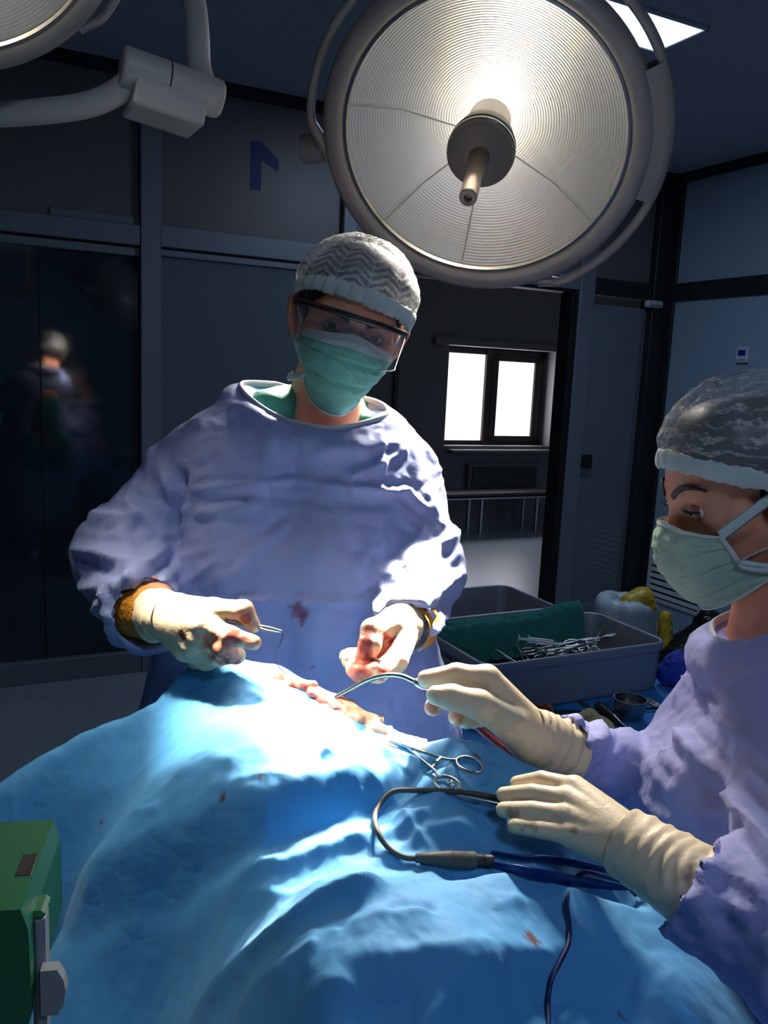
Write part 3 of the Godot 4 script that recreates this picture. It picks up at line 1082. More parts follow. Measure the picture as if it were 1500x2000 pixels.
func cap_texture(wavy: bool) -> ImageTexture:
	# gauze with pressed-in white crimps: rows of chevrons, or loose waves
	var w := 768
	var h := 512
	var im := Image.create(w, h, true, Image.FORMAT_RGBA8)
	var nz := FastNoiseLite.new()
	nz.seed = 4
	nz.frequency = 0.02
	for y in h:
		for x in w:
			var a := 0.0
			if wavy:
				var q := y + 40.0 * nz.get_noise_2d(x * 0.6, y * 0.6) + 18.0 * nz.get_noise_2d(x * 2.0, y * 2.5)
				a = pow(absf(sin(q * 0.055)), 9.0) * clampf(0.7 + 1.3 * nz.get_noise_2d(x * 0.9 + 99.0, y * 0.9), 0.15, 1.0)
			else:
				var colw := 64.0
				var fx := fposmod(x + 5.0 * nz.get_noise_2d(x, y), colw) / colw
				var q := y + absf(fx - 0.5) * 95.0 + 6.0 * nz.get_noise_2d(x * 3.0, y * 3.0)
				a = pow(absf(sin(q * 0.082)), 5.0) * clampf(0.85 + 0.8 * nz.get_noise_2d(x * 0.5, y * 0.5 + 70.0), 0.45, 1.0)
				a = maxf(a, smoothstep(0.46, 0.5, absf(fx - 0.5)) * 0.7)
			var base := (0.24 if wavy else 0.30) + 0.08 * nz.get_noise_2d(x * 4.0, y * 4.0)
			im.set_pixel(x, y, Color(0.86, 0.87, 0.86, clampf(base + a * (0.55 if wavy else 0.62) + smoothstep(0.80, 1.0, float(y) / h) * 0.1, 0.0, 1.0)))
	return ImageTexture.create_from_image(im)


func cap(H: Callable, s: float, o: Node3D, wavy: bool, rim: Callable, puff: float, front := 1.0) -> void:
	# rim(angle) -> height of the elastic edge; angle 0 is the face
	var m := StandardMaterial3D.new()
	m.albedo_texture = cap_texture(wavy)
	m.transparency = BaseMaterial3D.TRANSPARENCY_ALPHA
	m.roughness = 0.8
	m.backlight_enabled = true
	m.backlight = Color(0.35, 0.35, 0.33)
	m.cull_mode = BaseMaterial3D.CULL_DISABLED
	m.uv1_scale = Vector3(1, 1, 1) if not wavy else Vector3(1.6, 1, 1)
	var nz := FastNoiseLite.new()
	nz.seed = 11
	nz.frequency = 2.0
	var skull := func(an: float, y: float, grow: float) -> Vector3:
		# an ellipsoid a little larger than the hair
		var cy := 0.042
		var ry := 0.091 + grow
		var q := sqrt(maxf(1.0 - pow(clampf((y - cy) / ry, -0.999, 1.0), 2), 0.0))
		return Vector3(sin(an) * (0.090 + grow) * q, y, -0.008 + cos(an) * (0.107 + grow) * q)
	var g := MB.new()
	g.mapped = true
	g.grid(97, 36, func(u: float, w: float) -> Vector3:
		var an := u * TAU - PI
		var y0: float = rim.call(an)
		var top := 0.042 + 0.091 + puff
		var y := lerpf(y0, top, sin(w * PI / 2))
		var b := puff * smoothstep(0.0, 0.25, w) * lerpf(1.0, front, pow(0.5 + 0.5 * cos(an), 3.0) * (1.0 - w))
		b += 0.0035 * nz.get_noise_2d(cos(an) * 3.0 + w * 2.0, sin(an) * 3.0) * smoothstep(0.0, 0.1, w)
		b += 0.002 * sin(an * 46.0) * (1.0 - smoothstep(0.0, 0.3, w))
		return H.call(skull.call(an, minf(y, top - 0.0005), b + 0.002 - 0.0)))
	var c := part(g, "cap", m, o)
	var pts := []
	var rr := []
	for i in 161:
		var an := TAU * i / 160.0 - PI
		var y: float = rim.call(an)
		pts.append(H.call(skull.call(an, y + 0.004, 0.0035 + 0.0012 * sin(i * 1.1) + 0.001 * sin(i * 2.3))))
		rr.append(s * (0.0125 + 0.0009 * sin(i * 0.7) + 0.0010 * sin(i * 1.9) + 0.0008 * sin(i * 0.31)))
	part(MB.new().tube(pts, rr, 12, 0.34, H.call(Vector3.UP) - H.call(Vector3.ZERO), false), "cap_band", M.mask_white, c)


func face_mask(H: Callable, B: Basis, s: float, o: Node3D, belly: float, low: float, white: bool, wrap := 0.0, top_drop := 0.0, m: Material = null) -> Dictionary:
	# a pleated mask: u across the face, w from the nose bridge down under the chin
	var nz := FastNoiseLite.new()
	nz.seed = 21
	nz.frequency = 22.0
	var zc := Curve.new()
	zc.min_value = 0
	zc.max_value = 0.2
	for a in [[0.0, 0.113], [0.18, 0.127], [0.38, 0.130 + belly], [0.62, 0.122 + belly], [0.85, 0.106 + belly * 0.5], [1.0, 0.085]]:
		zc.add_point(Vector2(a[0], a[1]))
	var shape := func(u: float, w: float, off: float) -> Vector3:
		var e := (u - 0.5) * 2.0
		var mid := zc.sample_baked(w)
		var side_z := lerpf(0.030 + 0.024 * wrap, 0.022, w) + wrap * (0.020 * (1.0 - smoothstep(0.55, 0.8, w)) - 0.024 * smoothstep(0.7, 1.0, w))
		var sidex := lerpf(0.073, 0.046 if wrap == 0.0 else 0.058, smoothstep(0.25, 1.1, w))
		var th := e * 1.35
		var k := (cos(th) - cos(1.35)) / (1.0 - cos(1.35))
		var z := lerpf(side_z, mid, pow(maxf(k, 0.0), 0.85))
		var x := sidex * sin(th) / sin(1.35)
		var y := lerpf(-0.004 - top_drop, low, w)
		y -= 0.012 * e * e * (1.0 - w)          # the top edge dips to the cheeks
		y += 0.044 * e * e * w                  # the lower edge climbs to the jaw
		y += 0.006 * exp(-e * e * 14.0) * (1.0 - w)
		var pl := fposmod(w * 3.6 + 0.12 * e * e, 1.0)
		var ple := (pl * 0.0045 - 0.003) * (1.0 - 0.6 * absf(e)) * smoothstep(0.06, 0.2, w) * (1.0 - smoothstep(0.86, 0.98, w))
		var p := Vector3(x, y, z)
		var out := Vector3(sin(th), 0.0, cos(th))
		return H.call(p + out * (ple + off + 0.003 * nz.get_noise_3d(x * 3.0, y * 3.0, z)))
	var mk := MB.new().grid(61, 70, func(u: float, w: float) -> Vector3: return shape.call(u, w, 0.0))
	var mp := part(mk, "face_mask", m if m else M.mask, o)
	# bindings: top strip with the nose wire, bottom and both sides
	var top := []
	var bot := []
	var lf := []
	var rt := []
	for i in 31:
		var q := i / 30.0
		top.append(shape.call(q, 0.0, 0.0005))
		bot.append(shape.call(q, 1.0, 0.0005))
		lf.append(shape.call(0.0, q, 0.0005))
		rt.append(shape.call(1.0, q, 0.0005))
	var strip := MB.new().grid(41, 8, func(u: float, w: float) -> Vector3: return shape.call(u, lerpf(0.0, 0.16 if white else 0.05, w) * (1.0 - 0.5 * absf(u - 0.5)), 0.0014))
	part(strip, "mask_top_strip", M.mask_white, mp)
	var bd := MB.new()
	bd.tube(bot, 0.0016 * s, 6)
	bd.tube(lf, 0.0032 * s, 6)
	bd.tube(rt, 0.0032 * s, 6)
	part(bd, "mask_binding", M.mask_white, mp)
	return {"shape": shape, "part": mp}


func sleeve_rings(a: Vector3, b: Vector3, ra: float, rb: float, rough: float, seed_: int) -> MB:
	# a wrinkled tube of latex or cloth from a to b
	var nz := FastNoiseLite.new()
	nz.seed = seed_
	nz.frequency = 40.0
	var m := 34
	var d := (b - a).normalized()
	var x := d.cross(Vector3.UP).normalized()
	var y := d.cross(x)
	var ln := a.distance_to(b)
	return MB.new().grid(41, m, func(u: float, w: float) -> Vector3:
		var an := u * TAU
		var r := lerpf(ra, rb, w)
		var wv := w * ln * 420.0 + 3.0 * sin(an + seed_) + 1.6 * sin(an * 2.0 + w * 5.0)
		r += rough * (1.0 + 1.2 * w) * (pow(absf(sin(wv * 0.5)), 3.0) * clampf(0.6 + 2.2 * nz.get_noise_3d(cos(an) * 0.02, sin(an) * 0.02, w * ln * 0.5), 0.0, 1.6) + 0.6 * nz.get_noise_3d(cos(an) * 0.03, sin(an) * 0.03, w * ln))
		if w > 0.93:
			r -= (w - 0.93) * 0.02
		return a + d * w * ln + (x * cos(an) + y * sin(an)) * r, true)


func glove(palm: Array, fingers: Array, cell: float, k: float) -> MB:
	var pr := []
	for p in palm:
		pr.append([p[0], p[1], p[2], p[3]])
	for f in fingers:
		for i in f.size() - 1:
			pr.append([f[i][0], f[i + 1][0], f[i][1], f[i + 1][1]])
	return MB.new().sdf(pr, cell, k, 1)


func chain(a: Array) -> Array:
	# [u, v, depth, radius] ... to [point, radius] ...
	var out := []
	for q in a:
		out.append([P(q[0], q[1], q[2]), float(q[3])])
	return out


func palm_of(wrist: Vector3, fingers: Array, rw: float, rk: float) -> Array:
	var out := []
	for f in fingers:
		out.append([wrist, f[0][0], rw, rk])
	return out


func stain(mb: MB, base: Color, spots: Array, seed_: int) -> void:
	# spots: [point, radius, colour, strength], ragged at the edge
	var nz := FastNoiseLite.new()
	nz.seed = seed_
	nz.frequency = 60.0
	nz.fractal_octaves = 3
	mb.paint(func(p: Vector3, _n: Vector3) -> Color:
		var c := base
		for s in spots:
			var d: float = p.distance_to(s[0]) / float(s[1]) + 0.9 * nz.get_noise_3dv(p)
			var a := 1.0 - smoothstep(0.55, 0.95, d)
			if a > 0.0:
				c = c.lerp(s[2], a * float(s[3]))
		return c.srgb_to_linear())


func people() -> void:
	surgeon()
	assistant()


const BLOOD := Color(0.42, 0.05, 0.04)
const PINK := Color(0.78, 0.32, 0.24)
const LATEX := Color(0.90, 0.82, 0.68)


func surgeon() -> void:
	var o := thing("person", "standing surgeon in blue gown, green mask, goggles and gauze cap, facing the camera", "person", Vector3(-0.15, 0, -1.45))
	var hs := 1.10
	var B := Basis(Vector3.BACK, deg_to_rad(-14)) * Basis(Vector3.UP, deg_to_rad(11)) * Basis(Vector3.RIGHT, deg_to_rad(4))
	var h0 := P(679, 640, 1.43)
	var H := func(p: Vector3) -> Vector3: return h0 + B * (p * hs)
	# body: torso, arms and legs in one field, then a finer head and ears
	var nk := P(645, 850, 1.46)
	var rs := P(372, 945, 1.45)
	var ls := P(768, 942, 1.47)
	var re := P(245, 1088, 1.37)
	var le := P(826, 1112, 1.40)
	var rw := P(318, 1200, 1.17)
	var lw := P(786, 1216, 1.21)
	var hip := Vector3(-0.16, 0.92, -1.47)
	var body := MB.new()
	body.sdf([[H.call(Vector3(0, -0.10, -0.035)), nk + Vector3(0, -0.04, 0), 0.06, 0.068], [nk + Vector3(0, -0.05, 0), rs, 0.06, 0.055], [nk + Vector3(0, -0.05, 0), ls, 0.06, 0.05], [nk + Vector3(-0.05, -0.16, 0), hip, 0.12, 0.12], [rs, re, 0.05, 0.042], [ls, le, 0.048, 0.042], [re, rw, 0.042, 0.03], [le, lw, 0.042, 0.03], [hip + Vector3(-0.09, 0, 0), Vector3(-0.28, 0.5, -1.45), 0.09, 0.06], [hip + Vector3(0.09, 0, 0), Vector3(-0.04, 0.5, -1.45), 0.09, 0.06], [Vector3(-0.28, 0.5, -1.45), Vector3(-0.29, 0.1, -1.48), 0.056, 0.04], [Vector3(-0.04, 0.5, -1.45), Vector3(-0.03, 0.1, -1.48), 0.056, 0.04]], 0.014, 0.03)
	body.sdf(head_prims(H, hs, false), 0.0042, 0.014)
	ear(body, H, B, hs, -1.0)
	ear(body, H, B, hs, 1.0)
	paint_skin(body, Color8(212, 142, 110), Color8(220, 150, 118), 3)
	part(body, "body", M.skin, o)
	var hair := MB.new().sdf([[H.call(Vector3(0, 0.048, -0.034)), H.call(Vector3(0, 0.052, 0.006)), 0.084 * hs, 0.080 * hs], [H.call(Vector3(-0.018, 0.058, 0.026)), H.call(Vector3(0.018, 0.058, 0.026)), 0.059 * hs, 0.059 * hs], [H.call(Vector3(0, -0.01, -0.05)), H.call(Vector3(0, 0.02, -0.04)), 0.068 * hs, 0.078 * hs]], 0.008, 0.02)
	part(hair, "hair", M.hair, o)
	eyes(H, B, hs, o, EYE + Vector3(0.05, 0, 0), false)
	cap(H, hs, o, false, func(an: float) -> float: return 0.038 + 0.010 * cos(an) - 0.050 * pow((1.0 - cos(an)) * 0.5, 2.0) - 0.006 * sin(an) * (0.5 + 0.5 * cos(an)), 0.009)
	var fm := face_mask(H, B, hs, o, 0.0, -0.128, true, 0.0, 0.006)
	# mask ties
	part(MB.new().tube(curve([H.call(Vector3(-0.071, -0.02, 0.032)), H.call(Vector3(-0.082, 0.004, 0.008)), H.call(Vector3(-0.088, 0.03, -0.03)), H.call(Vector3(-0.07, 0.05, -0.09))], 5), 0.0045, 6, 0.25), "mask_tie", M.mask_white, fm.part)
	part(MB.new().tube(curve([H.call(Vector3(0.071, -0.02, 0.032)), H.call(Vector3(0.082, 0.004, 0.008)), H.call(Vector3(0.088, 0.03, -0.03)), H.call(Vector3(0.07, 0.05, -0.09))], 5), 0.0045, 6, 0.25), "mask_tie", M.mask_white, fm.part)
	part(MB.new().tube(curve([P(600, 728, 1.39), P(578, 735, 1.40), P(562, 738, 1.41), P(572, 726, 1.42)], 4), 0.005, 6, 0.3), "mask_tie", M.mask_white, fm.part)
	# goggles: one curved visor under a dark brow bar
	var visor := func(u: float, w: float) -> Vector3:
		var e := (u - 0.5) * 2.0
		var th := e * 1.32
		var x := 0.088 * sin(th) / sin(1.32)
		var z := 0.028 + 0.098 * (cos(th) - cos(1.32)) / (1.0 - cos(1.32))
		var bottom := -0.044 + 0.022 * exp(-e * e * 22.0) + 0.006 * e * e
		var y := lerpf(0.019 - 0.003 * e * e, bottom, w)
		return H.call(Vector3(x, y, z - 0.008 * w))
	var gg := part(MB.new().grid(61, 14, visor), "goggles", M.goggle, o)
	var bar := []
	var low := []
	for i in 41:
		bar.append(visor.call(i / 40.0, -0.02) + B.z * 0.001)
		low.append(visor.call(i / 40.0, 1.0))
	part(MB.new().tube(bar, 0.0052, 8, 0.7, B.y), "brow_bar", M.black, gg)
	part(MB.new().tube(low, 0.0011, 6), "visor_edge", M.clear_plastic, gg)
	var nose := []
	for i in 9:
		var q := i / 8.0
		nose.append(H.call(Vector3(lerpf(-0.016, 0.016, q), -0.034 + 0.022 * sin(q * PI), 0.121)))
	part(MB.new().tube(nose, 0.0022, 8), "nose_bridge", M.clear_plastic, gg)
	for e in [-1.0, 1.0]:
		part(MB.new().tube([H.call(Vector3(e * 0.088, 0.014, 0.03)), H.call(Vector3(e * 0.089, 0.014, 0.0)), H.call(Vector3(e * 0.086, 0.010, -0.02)), H.call(Vector3(e * 0.081, -0.012, -0.036))], [0.0052, 0.0042, 0.003, 0.003], 8, 0.45, B.y), "temple", M.black, gg)
	# scrubs: a shirt under the gown, seen in its neck opening; trousers and clogs below
	var sh := MB.new().sdf([[P(520, 800, 1.455), P(440, 880, 1.455), 0.038, 0.05], [P(725, 838, 1.46), P(780, 900, 1.46), 0.034, 0.045], [P(560, 800, 1.50), P(680, 815, 1.51), 0.045, 0.045], [nk + Vector3(-0.05, -0.2, -0.01), hip + Vector3(0, -0.05, 0), 0.12, 0.12]], 0.008, 0.03)
	var sc := Creases.new(31, 14.0)
	sc.amount = 0.0035
	sh.warp(func(p: Vector3, n: Vector3) -> Vector3: return p + n * sc.at(p, n))
	part(sh, "scrub_shirt", M.scrubs, o)
	var trs := MB.new().sdf([[hip + Vector3(-0.09, -0.02, 0), Vector3(-0.28, 0.5, -1.45), 0.115, 0.085], [hip + Vector3(0.09, -0.02, 0), Vector3(-0.04, 0.5, -1.45), 0.115, 0.085], [Vector3(-0.28, 0.5, -1.45), Vector3(-0.29, 0.12, -1.48), 0.085, 0.07], [Vector3(-0.04, 0.5, -1.45), Vector3(-0.03, 0.12, -1.48), 0.085, 0.07]], 0.016, 0.03)
	part(trs, "scrub_trousers", M.scrubs, o)
	for x in [-0.29, -0.03]:
		part(MB.new().sdf([[Vector3(x, 0.045, -1.52), Vector3(x, 0.04, -1.34), 0.042, 0.036], [Vector3(x, 0.07, -1.5), Vector3(x, 0.06, -1.4), 0.04, 0.03]], 0.01, 0.02).warp(func(p: Vector3, _n: Vector3) -> Vector3: return Vector3(p.x, maxf(p.y, 0.001), p.z)), "clog", M.clog, o)
	# the neck opening, round the front from the left shoulder to the right, then behind
	var ring := [P(535, 757, 1.52), P(474, 756, 1.455), P(478, 776, 1.41), P(520, 810, 1.375), P(570, 832, 1.35), P(640, 844, 1.335), P(700, 836, 1.355), P(754, 816, 1.41), P(742, 796, 1.47), P(690, 782, 1.53), P(610, 775, 1.55)]
	var nb := curve(ring + [ring[0]], 6)
	var nc := Vector3.ZERO
	for q in ring:
		nc += q / ring.size()
	var nup := ((ring[1] as Vector3) - nc).cross((ring[5] as Vector3) - nc).normalized()
	nup *= signf(nup.y)
	var collar := []
	for q in range(0, nb.size() - 2, 2):
		var a: Vector3 = nb[q].lerp(nc, 0.0) - nup * 0.024
		var b: Vector3 = nb[q + 2] - nup * 0.024
		collar.append([a + (a - nc).normalized() * 0.004, b + (b - nc).normalized() * 0.004, 0.021, 0.021])
	# gown
	var g := MB.new()
	g.sdf(collar + [
		[P(470, 965, 1.435), P(480, 1130, 1.42), 0.14, 0.142], [P(672, 965, 1.445), P(660, 1130, 1.42), 0.135, 0.142],
		[P(480, 1130, 1.42), P(470, 1420, 1.42), 0.142, 0.165], [P(660, 1130, 1.42), P(715, 1420, 1.42), 0.142, 0.16],
		[P(470, 1420, 1.42), Vector3(-0.30, 0.36, -1.45), 0.165, 0.19], [P(715, 1420, 1.42), Vector3(-0.02, 0.36, -1.45), 0.16, 0.19],
		[P(575, 905, 1.47), P(440, 905, 1.455), 0.115, 0.10], [P(640, 905, 1.47), P(742, 912, 1.47), 0.11, 0.092],
		[P(372, 945, 1.45), re, 0.087, 0.084], [P(770, 940, 1.47), le, 0.082, 0.072],
		[re, P(280, 1190, 1.215), 0.080, 0.056], [le, P(793, 1218, 1.22), 0.070, 0.049],
		[re + Vector3(0.02, -0.03, 0.02), P(285, 1222, 1.22), 0.06, 0.045],
		[nc + nup * 0.03, nc + nup * 0.032, 0.118, 0.118, nup, 2.6, true],
		[H.call(Vector3(0, -0.06, -0.03)), nc - nup * 0.01, 0.075, 0.082, null, 1.0, true],
		[P(284, 1194, 1.212), P(340, 1235, 1.09), 0.044, 0.05, null, 1.0, true],
		[P(790, 1226, 1.2), P(776, 1262, 1.12), 0.036, 0.038, null, 1.0, true],
	], 0.0068, 0.030, 1)
	var cr := Creases.new(5, 8.0)
	cr.amount = 0.0095
	var folds := [
		[380, 955, 470, 945, 0.006, 0.008], [470, 945, 560, 940, 0.006, 0.006], [560, 938, 700, 950, 0.005, 0.006], [700, 950, 795, 968, 0.007, 0.007], [470, 968, 760, 985, -0.004, 0.010],
		[480, 1160, 600, 1165, 0.007, 0.009], [600, 1165, 740, 1162, 0.007, 0.009], [480, 1162, 520, 1168, 0.008, 0.008],
		[795, 965, 830, 1000, 0.011, 0.008], [745, 850, 748, 960, 0.007, 0.007], [640, 880, 790, 870, 0.006, 0.014], [690, 930, 790, 890, 0.008, 0.010],
		[345, 930, 338, 1090, -0.012, 0.012],
		[245, 985, 330, 1060, 0.012, 0.010], [170, 1008, 260, 1010, 0.010, 0.010], [150, 1070, 330, 1075, 0.013, 0.011], [165, 1095, 250, 1080, -0.008, 0.010], [175, 1140, 300, 1095, 0.014, 0.012], [300, 1095, 350, 1150, 0.010, 0.009], [200, 1190, 250, 1130, 0.010, 0.010], [255, 1130, 262, 1230, 0.009, 0.009], [230, 880, 330, 960, 0.007, 0.014], [290, 900, 350, 1000, 0.007, 0.012],
		[430, 1010, 440, 1130, 0.006, 0.016], [560, 1020, 470, 1110, 0.006, 0.010], [520, 860, 510, 940, 0.005, 0.014], [390, 1000, 500, 980, 0.007, 0.010],
		[800, 1090, 900, 1060, 0.010, 0.010], [770, 1140, 905, 1130, 0.012, 0.010], [760, 1170, 880, 1165, -0.010, 0.010], [790, 1185, 880, 1200, 0.010, 0.009], [840, 980, 900, 1090, 0.008, 0.012], [760, 1150, 700, 1260, 0.007, 0.014], [400, 1300, 380, 1400, 0.008, 0.02], [620, 1200, 610, 1340, 0.005, 0.02],
	]
	for f in folds:
		cr.add(P(f[0], f[1], 1.31), P(f[2], f[3], 1.31), f[4], f[5])
	cr.scatter(26, P(360, 1250, 1.31), P(790, 880, 1.31), 4, PI / 2, 0.0028)
	cr.scatter(22, P(160, 1240, 1.31), P(340, 900, 1.31), 5, 0.5, 0.005)
	cr.scatter(16, P(780, 1240, 1.31), P(900, 900, 1.31), 6, -0.4, 0.005)
	g.warp(func(p: Vector3, n: Vector3) -> Vector3: return p + n * cr.at(p, n))
	var spots := []
	for a in [[540, 975, 0.008], [538, 985, 0.007], [548, 1000, 0.005], [560, 1018, 0.004], [575, 1035, 0.004], [590, 1065, 0.006], [585, 1195, 0.012], [595, 1210, 0.008], [640, 1230, 0.005], [720, 1150, 0.005], [700, 1080, 0.004], [560, 1240, 0.006], [690, 1255, 0.006], [620, 1300, 0.01]]:
		spots.append([P(a[0], a[1], 1.285), a[2] * 1.25, Color8(96, 44, 62), 0.7])
	stain(g, Color8(150, 163, 212), spots, 8)
	part(g, "gown", M.gown, o)
	# neck binding
	part(MB.new().tube(nb.map(func(q: Vector3) -> Vector3: return q + nup * 0.006), 0.006, 8, 0.7, Vector3.UP, false), "neck_binding", M.binding, o)
	# gloves
	var wr := P(328, 1205, 1.155)
	var f1 := [chain([[400, 1219, 1.075, 0.0145], [450, 1242, 1.055, 0.0118], [496, 1255, 1.05, 0.0098]]), chain([[394, 1244, 1.085, 0.0145], [440, 1266, 1.06, 0.012], [462, 1280, 1.08, 0.0105], [430, 1286, 1.11, 0.0098]]), chain([[380, 1262, 1.10, 0.014], [425, 1284, 1.08, 0.0115], [405, 1296, 1.12, 0.010]]), chain([[362, 1268, 1.12, 0.0135], [402, 1291, 1.11, 0.0105], [380, 1294, 1.14, 0.0095]])]
	var th := chain([[345, 1188, 1.13, 0.020], [416, 1190, 1.085, 0.0145], [476, 1191, 1.07, 0.0122], [495, 1222, 1.07, 0.0098]])
	var ga := glove(palm_of(wr, f1, 0.031, 0.017) + [[wr, th[0][0], 0.03, 0.02]], f1 + [th], 0.0028, 0.007)
	stain(ga, LATEX, [[P(495, 1256, 1.04), 0.022, PINK, 0.5], [P(355, 1243, 1.08), 0.010, BLOOD, 0.8], [P(430, 1268, 1.05), 0.04, PINK, 0.55], [P(455, 1245, 1.04), 0.016, BLOOD, 0.5], [P(440, 1290, 1.06), 0.02, BLOOD, 0.7], [P(480, 1200, 1.06), 0.03, PINK, 0.25], [P(440, 1210, 1.08), 0.014, BLOOD, 0.5], [P(480, 1210, 1.06), 0.01, BLOOD, 0.5]], 2)
	var gp := part(ga, "glove", M.glove, o)
	part(stained(sleeve_rings(P(338, 1207, 1.145), P(304, 1200, 1.18), 0.034, 0.0372, 0.0012, 3), LATEX), "glove_cuff", M.glove, gp)
	part(sleeve_rings(P(310, 1201, 1.174), P(245, 1184, 1.245), 0.0364, 0.042, 0.0012, 7), "inner_glove_cuff", M.amber, gp)
	var wl := P(783, 1222, 1.195)
	var f2 := [chain([[772, 1290, 1.13, 0.0155], [738, 1314, 1.09, 0.0132], [702, 1314, 1.095, 0.0118], [690, 1309, 1.11, 0.0108]]), chain([[768, 1278, 1.15, 0.015], [722, 1302, 1.125, 0.0125], [682, 1292, 1.125, 0.0108]]), chain([[764, 1262, 1.17, 0.014], [716, 1290, 1.15, 0.0118], [676, 1282, 1.15, 0.0102]]), chain([[760, 1250, 1.18, 0.0135], [712, 1280, 1.17, 0.0105], [682, 1278, 1.165, 0.0095]])]
	var t2 := chain([[762, 1222, 1.165, 0.021], [728, 1232, 1.13, 0.0165], [722, 1260, 1.115, 0.0152], [713, 1283, 1.11, 0.0128]])
	var gb := glove(palm_of(wl, f2, 0.03, 0.018) + [[wl, t2[0][0], 0.03, 0.021]], f2 + [t2], 0.0028, 0.006)
	stain(gb, LATEX.darkened(0.06), [[P(713, 1275, 1.10), 0.03, PINK, 0.6], [P(722, 1242, 1.11), 0.018, BLOOD, 0.75], [P(700, 1312, 1.08), 0.04, PINK, 0.75], [P(750, 1270, 1.12), 0.03, PINK, 0.5], [P(765, 1252, 1.13), 0.014, BLOOD, 0.6], [P(740, 1318, 1.08), 0.012, BLOOD, 0.6], [P(680, 1285, 1.11), 0.012, BLOOD, 0.5], [P(730, 1300, 1.09), 0.02, BLOOD, 0.5], [P(716, 1262, 1.10), 0.012, BLOOD, 0.5]], 6)
	var gq := part(gb, "glove", M.glove, o)
	part(stained(sleeve_rings(P(778, 1232, 1.185), P(790, 1198, 1.235), 0.032, 0.0345, 0.001, 4), LATEX), "glove_cuff", M.glove, gq)
	part(sleeve_rings(P(793, 1226, 1.2), P(806, 1214, 1.24), 0.034, 0.042, 0.0015, 5), "inner_glove_cuff", M.amber, gq)


func stained(mb: MB, c: Color) -> MB:
	mb.paint(func(_p: Vector3, _n: Vector3) -> Color: return c.srgb_to_linear())
	return mb


